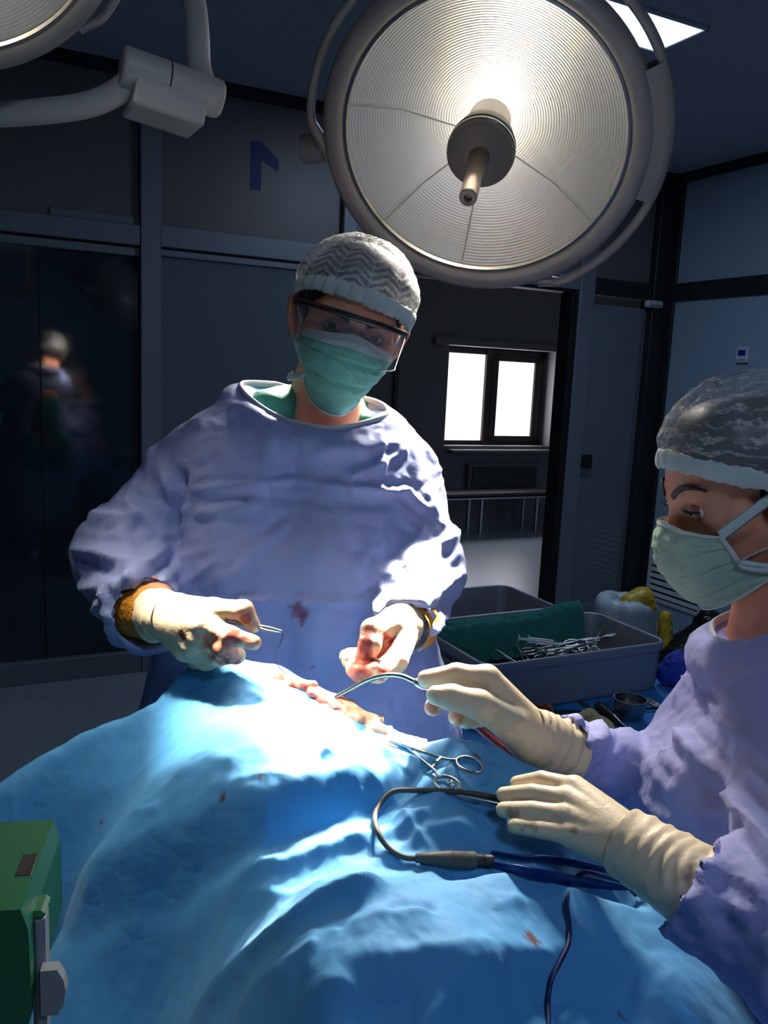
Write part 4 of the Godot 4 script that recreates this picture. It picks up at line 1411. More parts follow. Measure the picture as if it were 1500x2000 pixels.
func assistant() -> void:
	var o := thing("person", "assistant in profile at right, in blue gown, bouffant cap and pale green mask", "person", Vector3(0.52, 0, -1.02))
	var hs := 0.94
	var B := Basis(Vector3.UP, deg_to_rad(-86)) * Basis(Vector3.RIGHT, deg_to_rad(17))
	var eye_at := P(1350, 1000, 1.0)
	var h0 := eye_at - B * (Vector3(0.033, 0, 0.088) * hs)
	var H := func(p: Vector3) -> Vector3: return h0 + B * (p * hs)
	var nk := P(1500, 1255, 1.08)
	var ns := P(1570, 1385, 0.95)
	var fs := P(1425, 1425, 1.20)
	var ne := P(1640, 1860, 0.74)
	var fe := P(1318, 1545, 1.20)
	var nw := P(1255, 1668, 0.83)
	var fw := P(1050, 1448, 1.06)
	var hip := Vector3(0.56, 0.85, -1.05)
	var body := MB.new()
	body.sdf([[H.call(Vector3(0, -0.09, -0.035)), nk + Vector3(0, -0.02, 0), 0.046, 0.054], [nk + Vector3(0, -0.05, 0), ns, 0.05, 0.045], [nk + Vector3(0, -0.05, 0), fs, 0.05, 0.045], [nk + Vector3(0.0, -0.14, 0), hip, 0.09, 0.11], [ns, ne, 0.042, 0.038], [ne, nw, 0.038, 0.027], [fs, fe, 0.042, 0.038], [fe, fw, 0.038, 0.027], [hip + Vector3(0, 0, 0.08), Vector3(0.56, 0.46, -0.96), 0.085, 0.055], [hip + Vector3(0, 0, -0.08), Vector3(0.56, 0.46, -1.13), 0.085, 0.055], [Vector3(0.56, 0.46, -0.96), Vector3(0.58, 0.08, -0.96), 0.05, 0.036], [Vector3(0.56, 0.46, -1.13), Vector3(0.58, 0.08, -1.13), 0.05, 0.036]], 0.014, 0.03)
	body.sdf(head_prims(H, hs, true), 0.0036, 0.013)
	ear(body, H, B, hs, -1.0)
	ear(body, H, B, hs, 1.0)
	paint_skin(body, Color8(226, 152, 118), Color8(232, 160, 126), 5)
	part(body, "body", M.skin, o)
	part(MB.new().sdf([[H.call(Vector3(0, 0.046, -0.036)), H.call(Vector3(0, 0.05, 0.004)), 0.081 * hs, 0.077 * hs], [H.call(Vector3(-0.018, 0.066, 0.026)), H.call(Vector3(0.018, 0.066, 0.026)), 0.055 * hs, 0.055 * hs], [H.call(Vector3(0, -0.005, -0.06)), H.call(Vector3(0, 0.02, -0.04)), 0.066 * hs, 0.08 * hs]], 0.008, 0.02), "hair", M.hair, o)
	eyes(H, B, hs, o, P(640, 1340, 1.1), true)
	cap(H, hs, o, true, func(an: float) -> float: return 0.014 + 0.052 * cos(an), 0.022, 0.25)
	var fm := face_mask(H, B, hs, o, 0.004, -0.142, false, 1.0, 0.012, M.mask_pale)
	part(MB.new().tube(curve([fm.shape.call(1.0, 0.0, 0.001), H.call(Vector3(0.079, 0.006, 0.0)), H.call(Vector3(0.091, 0.028, -0.035)), H.call(Vector3(0.08, 0.05, -0.09))], 6), 0.0075 * hs, 6, 0.16, B.y), "mask_tie", M.mask_white, fm.part)
	part(MB.new().tube(curve([fm.shape.call(1.0, 1.0, 0.001), fm.shape.call(1.0, 0.6, 0.002), H.call(Vector3(0.072, -0.056, 0.0)), H.call(Vector3(0.07, -0.04, -0.05)), H.call(Vector3(0.05, -0.02, -0.1))], 6), 0.007 * hs, 6, 0.16, B.y), "mask_tie", M.mask_white, fm.part)
	# dark shirt in the neck opening
	part(MB.new().sdf([[nk + Vector3(0.01, -0.075, 0.0), nk + Vector3(0.0, -0.095, -0.03), 0.075, 0.08]], 0.01, 0.02), "shirt", M.black, o)
	var ring := [P(1425, 1208, 1.15), P(1394, 1224, 1.12), P(1390, 1243, 1.08), P(1404, 1263, 1.035), P(1442, 1274, 0.995), P(1500, 1278, 0.975), P(1560, 1270, 0.985), P(1600, 1240, 1.04), P(1590, 1205, 1.12), P(1510, 1190, 1.17)]
	var nb := curve(ring + [ring[0]], 6)
	var nc := Vector3.ZERO
	for q in ring:
		nc += q / ring.size()
	var collar := []
	for q in range(0, nb.size() - 2, 2):
		collar.append([nb[q] - Vector3(0, 0.024, 0), nb[q + 2] - Vector3(0, 0.024, 0), 0.021, 0.021])
	# gown
	var g := MB.new()
	g.sdf(collar + [
		[P(1470, 1450, 1.10), P(1446, 1560, 1.08), 0.108, 0.128], [P(1510, 1470, 1.04), P(1500, 1560, 1.0), 0.104, 0.125],
		[P(1446, 1560, 1.08), Vector3(0.5, 0.85, -1.05), 0.132, 0.15], [P(1500, 1560, 1.0), Vector3(0.54, 0.85, -0.95), 0.125, 0.15],
		[Vector3(0.5, 0.85, -1.05), Vector3(0.52, 0.34, -1.07), 0.15, 0.19], [Vector3(0.54, 0.85, -0.95), Vector3(0.56, 0.34, -0.97), 0.15, 0.18],
		[P(1470, 1390, 1.12), fs, 0.085, 0.074], [P(1452, 1312, 1.10), P(1378, 1442, 1.13), 0.050, 0.068], [P(1535, 1425, 1.05), ns, 0.083, 0.085],
		[ns, ne, 0.085, 0.09], [ne, P(1372, 1745, 0.785), 0.088, 0.058],
		[fs, fe, 0.080, 0.072], [fe, P(1105, 1462, 1.085), 0.070, 0.045],
		[nc + Vector3(0, 0.045, 0), nc + Vector3(0, 0.047, 0), 0.098, 0.098, Vector3.UP, 1.8, true],
		[P(1385, 1752, 0.785), P(1310, 1700, 0.80), 0.044, 0.05, null, 1.0, true],
		[P(1100, 1462, 1.08), P(1050, 1450, 1.05), 0.036, 0.042, null, 1.0, true],
	], 0.0068, 0.028, 1)
	var cr := Creases.new(15, 9.0)
	cr.amount = 0.0095
	for f in [
		[1350, 1365, 1415, 1400, 0.006, 0.006], [1300, 1400, 1350, 1460, 0.008, 0.01], [1340, 1450, 1300, 1560, 0.008, 0.012], [1420, 1420, 1380, 1580, 0.007, 0.012], [1390, 1500, 1370, 1640, 0.010, 0.010], [1480, 1440, 1420, 1600, 0.010, 0.016], [1440, 1420, 1500, 1340, 0.006, 0.012], [1290, 1480, 1280, 1600, 0.008, 0.012], [1400, 1560, 1460, 1640, 0.010, 0.012],
		[1120, 1440, 1200, 1420, 0.010, 0.008], [1130, 1480, 1240, 1450, 0.011, 0.009], [1150, 1510, 1260, 1500, 0.010, 0.010], [1225, 1430, 1215, 1540, 0.009, 0.010], [1100, 1470, 1150, 1450, 0.008, 0.007],
		[1390, 1650, 1440, 1760, 0.012, 0.016], [1340, 1760, 1430, 1830, 0.012, 0.018], [1400, 1640, 1500, 1660, 0.010, 0.012], [1440, 1700, 1500, 1800, 0.010, 0.018],
	]:
		cr.add(P(f[0], f[1], 0.98), P(f[2], f[3], 0.98), f[4], f[5])
	cr.scatter(30, P(1260, 1700, 1.0), P(1500, 1330, 1.0), 7, 1.1, 0.004)
	cr.scatter(16, P(1320, 1850, 0.85), P(1500, 1640, 0.85), 8, 0.4, 0.004)
	cr.scatter(16, P(1100, 1560, 1.1), P(1290, 1420, 1.1), 9, 0.3, 0.005)
	g.warp(func(p: Vector3, n: Vector3) -> Vector3: return p + n * cr.at(p, n))
	stain(g, Color8(152, 156, 210), [], 9)
	part(g, "gown", M.gown, o)
	part(MB.new().tube(nb.map(func(q: Vector3) -> Vector3: return q + Vector3(0, 0.004, 0)), 0.0085, 8, 0.45, Vector3.UP, false), "neck_binding", M.binding, o)
	for z in [-0.97, -1.12]:
		part(MB.new().sdf([[Vector3(0.6, 0.045, z), Vector3(0.44, 0.04, z), 0.04, 0.034], [Vector3(0.6, 0.07, z), Vector3(0.5, 0.055, z), 0.038, 0.03]], 0.01, 0.02).warp(func(p: Vector3, _n: Vector3) -> Vector3: return Vector3(p.x, maxf(p.y, 0.001), p.z)), "clog", M.clog, o)
	# right hand with the suction tube
	var wr := P(1035, 1436, 1.05)
	var f1 := [chain([[950, 1327, 1.035, 0.0165], [892, 1317, 1.03, 0.0135], [832, 1326, 1.03, 0.0112]]), chain([[952, 1346, 1.055, 0.0155], [890, 1350, 1.06, 0.013], [856, 1368, 1.045, 0.0118], [845, 1382, 1.03, 0.0108]]), chain([[958, 1368, 1.065, 0.015], [912, 1388, 1.075, 0.0128], [893, 1400, 1.05, 0.0115]]), chain([[970, 1388, 1.07, 0.014], [930, 1404, 1.085, 0.0115], [910, 1408, 1.07, 0.0105]])]
	var th := chain([[995, 1412, 1.025, 0.022], [935, 1376, 1.0, 0.0175], [882, 1362, 1.0, 0.0152], [852, 1358, 1.0, 0.0122]])
	var gc := glove(palm_of(wr, f1, 0.031, 0.019) + [[wr, th[0][0], 0.03, 0.022]], f1 + [th], 0.0026, 0.006)
	stain(gc, LATEX, [[P(950, 1352, 1.0), 0.018, Color8(120, 150, 150), 0.2], [P(990, 1400, 1.0), 0.028, Color8(110, 145, 150), 0.25], [P(895, 1400, 1.03), 0.014, PINK, 0.5], [P(842, 1380, 1.02), 0.014, PINK, 0.5]], 12)
	var gp := part(gc, "glove", M.glove, o)
	part(stained(sleeve_rings(P(1020, 1425, 1.045), P(1112, 1474, 1.088), 0.0325, 0.0385, 0.0026, 13), LATEX.darkened(0.06)), "glove_cuff", M.glove, gp)
	# left hand resting on the drape
	var wl := P(1235, 1655, 0.835)
	var f2 := [chain([[1122, 1540, 0.898, 0.0120], [1058, 1522, 0.922, 0.0094], [1010, 1530, 0.938, 0.0084]]), chain([[1110, 1562, 0.886, 0.0118], [1040, 1548, 0.904, 0.0094], [984, 1552, 0.92, 0.0086]]), chain([[1106, 1594, 0.872, 0.0120], [1040, 1583, 0.888, 0.0102], [984, 1582, 0.904, 0.0090]]), chain([[1114, 1628, 0.858, 0.0118], [1058, 1620, 0.870, 0.0096], [1006, 1613, 0.884, 0.0086]])]
	var t2 := chain([[1180, 1590, 0.875, 0.018], [1110, 1572, 0.925, 0.013], [1050, 1562, 0.94, 0.0115], [1020, 1562, 0.945, 0.010]])
	var gd := glove(palm_of(wl, f2, 0.029, 0.0145) + [[wl, t2[0][0], 0.028, 0.018]], f2 + [t2], 0.0022, 0.0018)
	var dirt := Color8(120, 96, 72)
	stain(gd, LATEX.darkened(0.03), [[P(1000, 1600, 0.87), 0.01, dirt, 0.5], [P(1030, 1625, 0.86), 0.012, dirt, 0.5], [P(1000, 1590, 0.89), 0.008, dirt, 0.6], [P(1020, 1552, 0.89), 0.005, dirt, 0.7], [P(1110, 1570, 0.86), 0.008, dirt, 0.5], [P(1120, 1620, 0.845), 0.006, dirt, 0.5]], 14)
	var gq := part(gd, "glove", M.glove, o)
	part(stained(sleeve_rings(P(1215, 1640, 0.842), P(1392, 1754, 0.780), 0.0335, 0.043, 0.0013, 9), LATEX), "glove_cuff", M.glove, gq)


var h_pts := []
var h_w := PackedFloat64Array()
var d_h := PackedFloat32Array()
const DX0 := -0.80
const DX1 := 0.80
const DZ0 := -1.32
const DZ1 := -0.32
const DC := 0.0032
var d_nx := 0
var d_nz := 0


func tps(r2: float) -> float:
	return 0.0 if r2 < 1e-10 else 0.5 * r2 * log(r2)


func fit_heights(samples: Array) -> void:
	# thin-plate spline through the drape's heights
	h_pts = []
	var b := PackedFloat64Array()
	for s in samples:
		var p := PY(s[0], s[1], s[2])
		h_pts.append(Vector2(p.x, p.z))
		b.append(p.y)
	var m := h_pts.size()
	var n := m + 3
	var a := []
	for i in n:
		var row := PackedFloat64Array()
		row.resize(n + 1)
		if i < m:
			for j in m:
				row[j] = tps(h_pts[i].distance_squared_to(h_pts[j])) + (0.004 if i == j else 0.0)
			row[m] = 1.0
			row[m + 1] = h_pts[i].x
			row[m + 2] = h_pts[i].y
			row[n] = b[i]
		else:
			for j in m:
				row[j] = [1.0, h_pts[j].x, h_pts[j].y][i - m]
		a.append(row)
	for i in n:
		var best := i
		for r in range(i, n):
			if absf(a[r][i]) > absf(a[best][i]):
				best = r
		var sw = a[i]
		a[i] = a[best]
		a[best] = sw
		for r in n:
			if r != i:
				var f: float = a[r][i] / a[i][i]
				if f != 0.0:
					for j in range(i, n + 1):
						a[r][j] -= f * a[i][j]
	h_w.resize(n)
	for i in n:
		h_w[i] = a[i][n] / a[i][i]


func base_h(x: float, z: float) -> float:
	var m := h_pts.size()
	var e: float = h_w[m] + h_w[m + 1] * x + h_w[m + 2] * z
	var q := Vector2(x, z)
	for i in m:
		var r2: float = q.distance_squared_to(h_pts[i])
		if r2 > 1e-10:
			e += h_w[i] * 0.5 * r2 * log(r2)
	return e


func drape_y(x: float, z: float) -> float:
	var fx := clampf((x - DX0) / DC, 0.0, d_nx - 1.001)
	var fz := clampf((z - DZ0) / DC, 0.0, d_nz - 1.001)
	var i := int(fx)
	var j := int(fz)
	fx -= i
	fz -= j
	return lerpf(lerpf(d_h[j * d_nx + i], d_h[j * d_nx + i + 1], fx), lerpf(d_h[(j + 1) * d_nx + i], d_h[(j + 1) * d_nx + i + 1], fx), fz)


func on_drape(u: float, w: float, lift := 0.0) -> Vector3:
	# where a line of sight from the camera's place meets the finished cloth
	var r := (CAM * Vector3(u - 750.0, 1000.0 - w, -F)).normalized()
	var s := 0.45
	while s < 1.7:
		var p := EYE + r * s
		if p.y < drape_y(p.x, p.z):
			break
		s += 0.004
	var q := EYE + r * s
	return Vector3(q.x, drape_y(q.x, q.z) + lift, q.z)


func base_hit(u: float, w: float) -> Vector2:
	var r := (CAM * Vector3(u - 750.0, 1000.0 - w, -F)).normalized()
	var s := 0.5
	while s < 1.6:
		var p := EYE + r * s
		if p.y < base_h(p.x, p.z):
			break
		s += 0.01
	var q := EYE + r * s
	return Vector2(q.x, q.z)


func fold(pts: Array, height: float, w_far: float, w_near: float) -> void:
	# a ridge along a line on the cloth, with its own width on the far and on the near side
	var line := []
	for p in pts:
		line.append(base_hit(p[0], p[1]))
	var lo := Vector2.INF
	var hi := -Vector2.INF
	var reach := maxf(w_far, w_near) * 2.6
	for p in line:
		lo = lo.min(p - Vector2.ONE * reach)
		hi = hi.max(p + Vector2.ONE * reach)
	var total := 0.0
	for k in line.size() - 1:
		total += line[k].distance_to(line[k + 1])
	for j in range(maxi(0, int((lo.y - DZ0) / DC)), mini(d_nz, int((hi.y - DZ0) / DC) + 1)):
		for i in range(maxi(0, int((lo.x - DX0) / DC)), mini(d_nx, int((hi.x - DX0) / DC) + 1)):
			var q := Vector2(DX0 + i * DC, DZ0 + j * DC)
			var best := 1e9
			var side := 1.0
			var run := 0.0
			var along := 0.0
			for k in line.size() - 1:
				var a: Vector2 = line[k]
				var b: Vector2 = line[k + 1]
				var c := Geometry2D.get_closest_point_to_segment(q, a, b)
				var d := q.distance_to(c)
				if d < best:
					best = d
					side = (b - a).cross(q - a)
					along = run + a.distance_to(c)
				run += a.distance_to(b)
			var w := w_near if side > 0.0 else w_far
			var s := best / w
			if s < 2.6:
				var end := smoothstep(0.0, 0.2, along / total) * smoothstep(0.0, 0.2, 1.0 - along / total)
				d_h[j * d_nx + i] += height * 1.15 * (exp(-1.3 * sqrt(s * s + 0.02)) - 0.034) * (0.2 + 0.8 * end)


func step(pts: Array, drop: float, w: float, fade: float) -> void:
	# the cloth falls by drop on the near side of a line and comes back over the length fade
	var line := []
	for p in pts:
		line.append(base_hit(p[0], p[1]))
	var lo := Vector2.INF
	var hi := -Vector2.INF
	for p in line:
		lo = lo.min(p - Vector2.ONE * fade * 1.6)
		hi = hi.max(p + Vector2.ONE * fade * 1.6)
	var total := 0.0
	for k in line.size() - 1:
		total += line[k].distance_to(line[k + 1])
	for j in range(maxi(0, int((lo.y - DZ0) / DC)), mini(d_nz, int((hi.y - DZ0) / DC) + 1)):
		for i in range(maxi(0, int((lo.x - DX0) / DC)), mini(d_nx, int((hi.x - DX0) / DC) + 1)):
			var q := Vector2(DX0 + i * DC, DZ0 + j * DC)
			var best := 1e9
			var side := 1.0
			var run := 0.0
			var along := 0.0
			for k in line.size() - 1:
				var a: Vector2 = line[k]
				var b: Vector2 = line[k + 1]
				var c := Geometry2D.get_closest_point_to_segment(q, a, b)
				var d := q.distance_to(c)
				if d < best:
					best = d
					side = signf((b - a).cross(q - a))
					along = run + a.distance_to(c)
				run += a.distance_to(b)
			var s := best * side
			var end := smoothstep(0.0, 0.15, along / total) * smoothstep(0.0, 0.15, 1.0 - along / total)
			d_h[j * d_nx + i] -= drop * end * smoothstep(-w * 0.15, w, s) * (1.0 - smoothstep(w, fade, s))


func make_drape() -> void:
	fit_heights([[400, 1292, 1.155], [480, 1297, 1.16], [540, 1312, 1.155], [620, 1358, 1.135], [700, 1398, 1.12], [780, 1440, 1.105], [830, 1462, 1.10], [880, 1450, 1.11], [960, 1472, 1.105], [1060, 1512, 1.09], [1160, 1580, 1.06], [1290, 1740, 1.015],
		[350, 1345, 1.12], [310, 1398, 1.085], [150, 1490, 1.025], [0, 1572, 0.98], [-200, 1692, 0.925],
		[480, 1420, 1.135], [600, 1455, 1.12], [700, 1520, 1.108], [850, 1530, 1.092], [420, 1520, 1.11], [250, 1570, 1.05], [120, 1650, 1.0],
		[600, 1600, 1.09], [760, 1640, 1.075], [950, 1650, 1.065], [1150, 1700, 1.04], [700, 1750, 1.07], [900, 1780, 1.06], [600, 1850, 1.05], [750, 2000, 1.04], [1000, 1950, 1.03], [1250, 1850, 1.01], [1400, 2000, 0.985], [450, 1700, 1.05], [350, 1800, 0.975], [300, 2000, 0.87], [150, 1750, 0.915], [500, 1900, 1.01], [450, 2000, 0.96], [100, 2000, 0.72], [-150, 1800, 0.84], [1500, 2000, 0.92], [1500, 1820, 0.95], [750, 2250, 1.0], [1200, 2300, 0.93], [300, 2300, 0.80]])
	d_nx = int((DX1 - DX0) / DC) + 1
	d_nz = int((DZ1 - DZ0) / DC) + 1
	d_h.resize(d_nx * d_nz)
	# the spline on a coarse lattice, then filled in
	var st := 5
	var cx := d_nx / st + 2
	var cz := d_nz / st + 2
	var co := PackedFloat32Array()
	co.resize(cx * cz)
	for j in cz:
		for i in cx:
			co[j * cx + i] = base_h(DX0 + i * st * DC, DZ0 + j * st * DC)
	# crest line: beyond it the cloth falls to the far side of the table
	var crest := PackedVector2Array()
	for s in [[-260, 1715], [0, 1560], [150, 1478], [310, 1388], [352, 1330], [400, 1288], [480, 1293], [545, 1306], [620, 1350], [700, 1390], [780, 1432], [830, 1456], [880, 1443], [960, 1466], [1060, 1506], [1160, 1572], [1300, 1730], [1420, 1860], [1620, 2080]]:
		crest.append(base_hit(s[0], s[1]))
	var cell := FastNoiseLite.new()
	cell.noise_type = FastNoiseLite.TYPE_CELLULAR
	cell.cellular_return_type = FastNoiseLite.RETURN_DISTANCE2_SUB
	cell.frequency = 9.0
	cell.seed = 40
	cell.fractal_octaves = 2
	var wav := FastNoiseLite.new()
	wav.frequency = 4.0
	wav.seed = 12
	for j in d_nz:
		for i in d_nx:
			var x := DX0 + i * DC
			var z := DZ0 + j * DC
			var a := i / st
			var b := j / st
			var h := lerpf(lerpf(co[b * cx + a], co[b * cx + a + 1], float(i % st) / st), lerpf(co[(b + 1) * cx + a], co[(b + 1) * cx + a + 1], float(i % st) / st), float(j % st) / st)
			h += 0.006 * (cell.get_noise_2d(x + 0.04 * wav.get_noise_2d(x, z), z) + 0.5) + 0.006 * wav.get_noise_2d(x * 2.0, z * 2.0)
			d_h[j * d_nx + i] = h
	step([[90, 1650], [180, 1690], [300, 1652], [520, 1562], [700, 1505], [820, 1492]], 0.042, 0.03, 0.2)
	step([[640, 1905], [760, 1880], [900, 1862], [1100, 1845], [1260, 1850]], 0.028, 0.025, 0.13)
	step([[300, 1400], [420, 1420], [560, 1500]], 0.008, 0.03, 0.1)
	step([[1290, 1800], [1150, 1742], [1000, 1712], [860, 1712]], 0.026, 0.022, 0.075)
	fold([[410, 1745], [560, 1655], [700, 1610], [860, 1575]], 0.022, 0.03, 0.016)
	fold([[345, 1985], [440, 1900], [560, 1820], [700, 1745], [780, 1715]], 0.030, 0.035, 0.014)
	fold([[560, 1990], [700, 1930], [850, 1925], [1000, 1890]], 0.016, 0.03, 0.018)
	fold([[810, 1995], [900, 1930], [1000, 1885]], 0.014, 0.02, 0.014)
	fold([[590, 1375], [598, 1440], [640, 1510]], -0.010, 0.008, 0.010)
	fold([[600, 1480], [740, 1470], [840, 1490]], 0.010, 0.012, 0.016)
	fold([[680, 1600], [780, 1570], [860, 1600]], 0.008, 0.01, 0.012)
	fold([[760, 1640], [840, 1610], [930, 1625]], 0.010, 0.012, 0.010)
	fold([[780, 1560], [800, 1600], [850, 1640]], 0.009, 0.010, 0.010)
	fold([[680, 1690], [740, 1650], [900, 1640]], 0.008, 0.016, 0.012)
	fold([[760, 1800], [780, 1770], [860, 1785]], -0.008, 0.012, 0.012)
	fold([[660, 1830], [740, 1800], [860, 1800]], 0.008, 0.014, 0.014)
	fold([[870, 1450], [930, 1500], [1000, 1520]], 0.006, 0.012, 0.012)
	fold([[800, 1520], [860, 1480], [880, 1450]], -0.006, 0.012, 0.012)
	fold([[320, 1540], [400, 1490], [470, 1500]], 0.012, 0.03, 0.02)
	fold([[140, 1560], [260, 1520], [330, 1450]], 0.007, 0.02, 0.02)
	fold([[24, 1552], [26, 1600], [24, 1660]], 0.004, 0.004, 0.004)
	fold([[480, 1350], [540, 1400], [560, 1470]], 0.006, 0.02, 0.012)
	fold([[480, 1700], [600, 1720], [660, 1690]], 0.010, 0.02, 0.016)
	fold([[200, 1800], [260, 1750], [420, 1720]], 0.010, 0.03, 0.03)
	fold([[450, 1990], [560, 1900], [640, 1860]], 0.012, 0.02, 0.02)
	var rng := RandomNumberGenerator.new()
	rng.seed = 17
	for i in 46:
		var u := rng.randf_range(150, 1250)
		var w := rng.randf_range(1440, 1990)
		var an := rng.randfn(-0.35, 0.55)
		var ln := rng.randf_range(40, 170)
		fold([[u, w], [u + cos(an) * ln, w + sin(an) * ln * 0.7]], rng.randf_range(-0.5, 1.0) * 0.006, rng.randf_range(0.006, 0.018), rng.randf_range(0.004, 0.010))
	var n_c := crest.size()
	for j in d_nz:
		for i in d_nx:
			var q := Vector2(DX0 + i * DC, DZ0 + j * DC)
			var best := 1e9
			var side := 0.0
			for k in n_c - 1:
				var c := Geometry2D.get_closest_point_to_segment(q, crest[k], crest[k + 1])
				var d := q.distance_squared_to(c)
				if d < best:
					best = d
					side = (crest[k + 1] - crest[k]).cross(q - crest[k])
			if side < 0.0:
				var s := sqrt(best)
				d_h[j * d_nx + i] -= 0.55 * smoothstep(0.0, 0.2, s) + 0.25 * s
			# nearest the camera and at both ends the cloth hangs off the table
			var edge := maxf(q.y + 0.44, 0.0)
			d_h[j * d_nx + i] -= 0.6 * smoothstep(0.0, 0.12, edge) + 2.0 * maxf(absf(q.x) - 0.68, 0.0)
	var grey := base_hit(520, 1312)
	var nz := FastNoiseLite.new()
	nz.frequency = 40.0
	var tone := Color8(70, 150, 205)
	var mb := MB.new()
	for j in d_nz:
		for i in d_nx:
			mb.vert(Vector3(DX0 + i * DC, d_h[j * d_nx + i], DZ0 + j * DC), Vector3.ZERO)
	for j in d_nz - 1:
		for i in d_nx - 1:
			var a := j * d_nx + i
			mb.quad(a, a + d_nx, a + d_nx + 1, a + 1)
	mb.smooth_from(0, 0)
	var marks := []
	for s in [[510, 1521, 0.005], [435, 1554, 0.004], [380, 1552, 0.003], [682, 1602, 0.004], [200, 1612, 0.002], [930, 1495, 0.006], [905, 1462, 0.006], [740, 1500, 0.004], [1040, 1838, 0.010], [1218, 1928, 0.005], [970, 1775, 0.0025], [1170, 1985, 0.006], [640, 1500, 0.004]]:
		marks.append([base_hit(s[0], s[1]), s[2] * 0.8])
	mb.paint(func(p: Vector3, _n: Vector3) -> Color:
		var c := tone
		var q := Vector2(p.x, p.z)
		var d := q.distance_to(grey) / 0.028 + 0.4 * nz.get_noise_3dv(p)
		c = c.lerp(Color8(96, 104, 106), 0.85 * (1.0 - smoothstep(0.5, 1.1, d)))
		for m in marks:
			var e: float = q.distance_to(m[0]) / float(m[1]) + 0.8 * nz.get_noise_2d(p.x * 5.0, p.z * 5.0)
			if e < 1.0:
				c = c.lerp(Color8(96, 40, 36), minf(1.0, (1.0 - e) * 2.0))
		return c.srgb_to_linear())
	solo(mb, "surgical_drape", M.drape, "large light blue surgical drape spread over the patient, folded and wrinkled towards the camera", "drape")


func patient() -> void:
	var o := thing("person", "patient lying covered by the blue drape, only an open wound along its crest showing", "person", Vector3(0.0, 0.86, -0.85))
	var body := MB.new().sdf([[Vector3(-0.22, 0.95, -1.0), Vector3(-0.14, 0.99, -1.0), 0.05, 0.07], [Vector3(-0.14, 0.99, -1.0), Vector3(0.12, 0.97, -0.92), 0.075, 0.06], [Vector3(0.12, 0.97, -0.92), Vector3(0.2, 0.92, -0.78), 0.05, 0.035]], 0.016, 0.05)
	paint_skin(body, Color8(196, 140, 112), Color8(202, 146, 118), 4)
	part(body, "body", M.skin, o)
	var rng := RandomNumberGenerator.new()
	rng.seed = 3
	var line := [[550, 1318], [580, 1330], [612, 1343], [640, 1355], [665, 1370], [690, 1384], [715, 1398], [745, 1415], [775, 1435], [800, 1447], [822, 1455]]
	var pr := []
	for i in line.size() - 1:
		for k in 5:
			var q := (k + rng.randf()) / 5.0
			var u: float = lerpf(line[i][0], line[i + 1][0], q) + rng.randf_range(-12, 12)
			var w: float = lerpf(line[i][1], line[i + 1][1], q) + rng.randf_range(-7, 9)
			var p := on_drape(u, w + 6, -0.004)
			var d := Vector3(rng.randf_range(-0.018, 0.018), rng.randf_range(-0.002, 0.004), rng.randf_range(-0.01, 0.01))
			var r := rng.randf_range(0.0045, 0.009) * (1.0 if i < 6 else 0.75)
			pr.append([p - d, p + d, r, r * 0.7])
	var fl := MB.new().sdf(pr, 0.0028, 0.004, 1)
	var nz := FastNoiseLite.new()
	nz.frequency = 90.0
	nz.fractal_octaves = 3
	var far_end := on_drape(790, 1445)
	fl.paint(func(p: Vector3, _n: Vector3) -> Color:
		var q := 0.5 + 0.9 * nz.get_noise_3dv(p)
		var c := Color8(150, 34, 28).lerp(Color8(222, 140, 110), clampf(q, 0.0, 1.0))
		c = c.lerp(Color8(235, 205, 170), smoothstep(0.14, 0.03, p.distance_to(far_end)) * 0.8)
		return c.srgb_to_linear())
	part(fl, "wound", M.flesh, o).set_meta("kind", "stuff")


func operating_table() -> void:
	var o := thing("operating_table", "operating table hidden under the blue drape, on one central column", "table", Vector3(0, 0, -0.8))
	part(MB.new().bx(-0.16, 0.30, 0.72, 0.76, -0.97, -0.74, 0.01), "table_top", M.worn_steel, o)
	part(MB.new().bx(-0.15, 0.29, 0.76, 0.80, -0.96, -0.75, 0.015), "mattress", M.bag_black, o)
	part(MB.new().bx(-0.12, 0.12, 0.1, 0.72, -0.88, -0.68, 0.02), "column", M.pole, o)
	part(MB.new().bx(-0.4, 0.4, 0.0, 0.1, -0.98, -0.56, 0.03), "base", M.pole, o)


func run(pts: Array, lift: float, per := 8) -> Array:
	var out := []
	for p in pts:
		out.append(on_drape(p[0], p[1], lift))
	return curve(out, per)


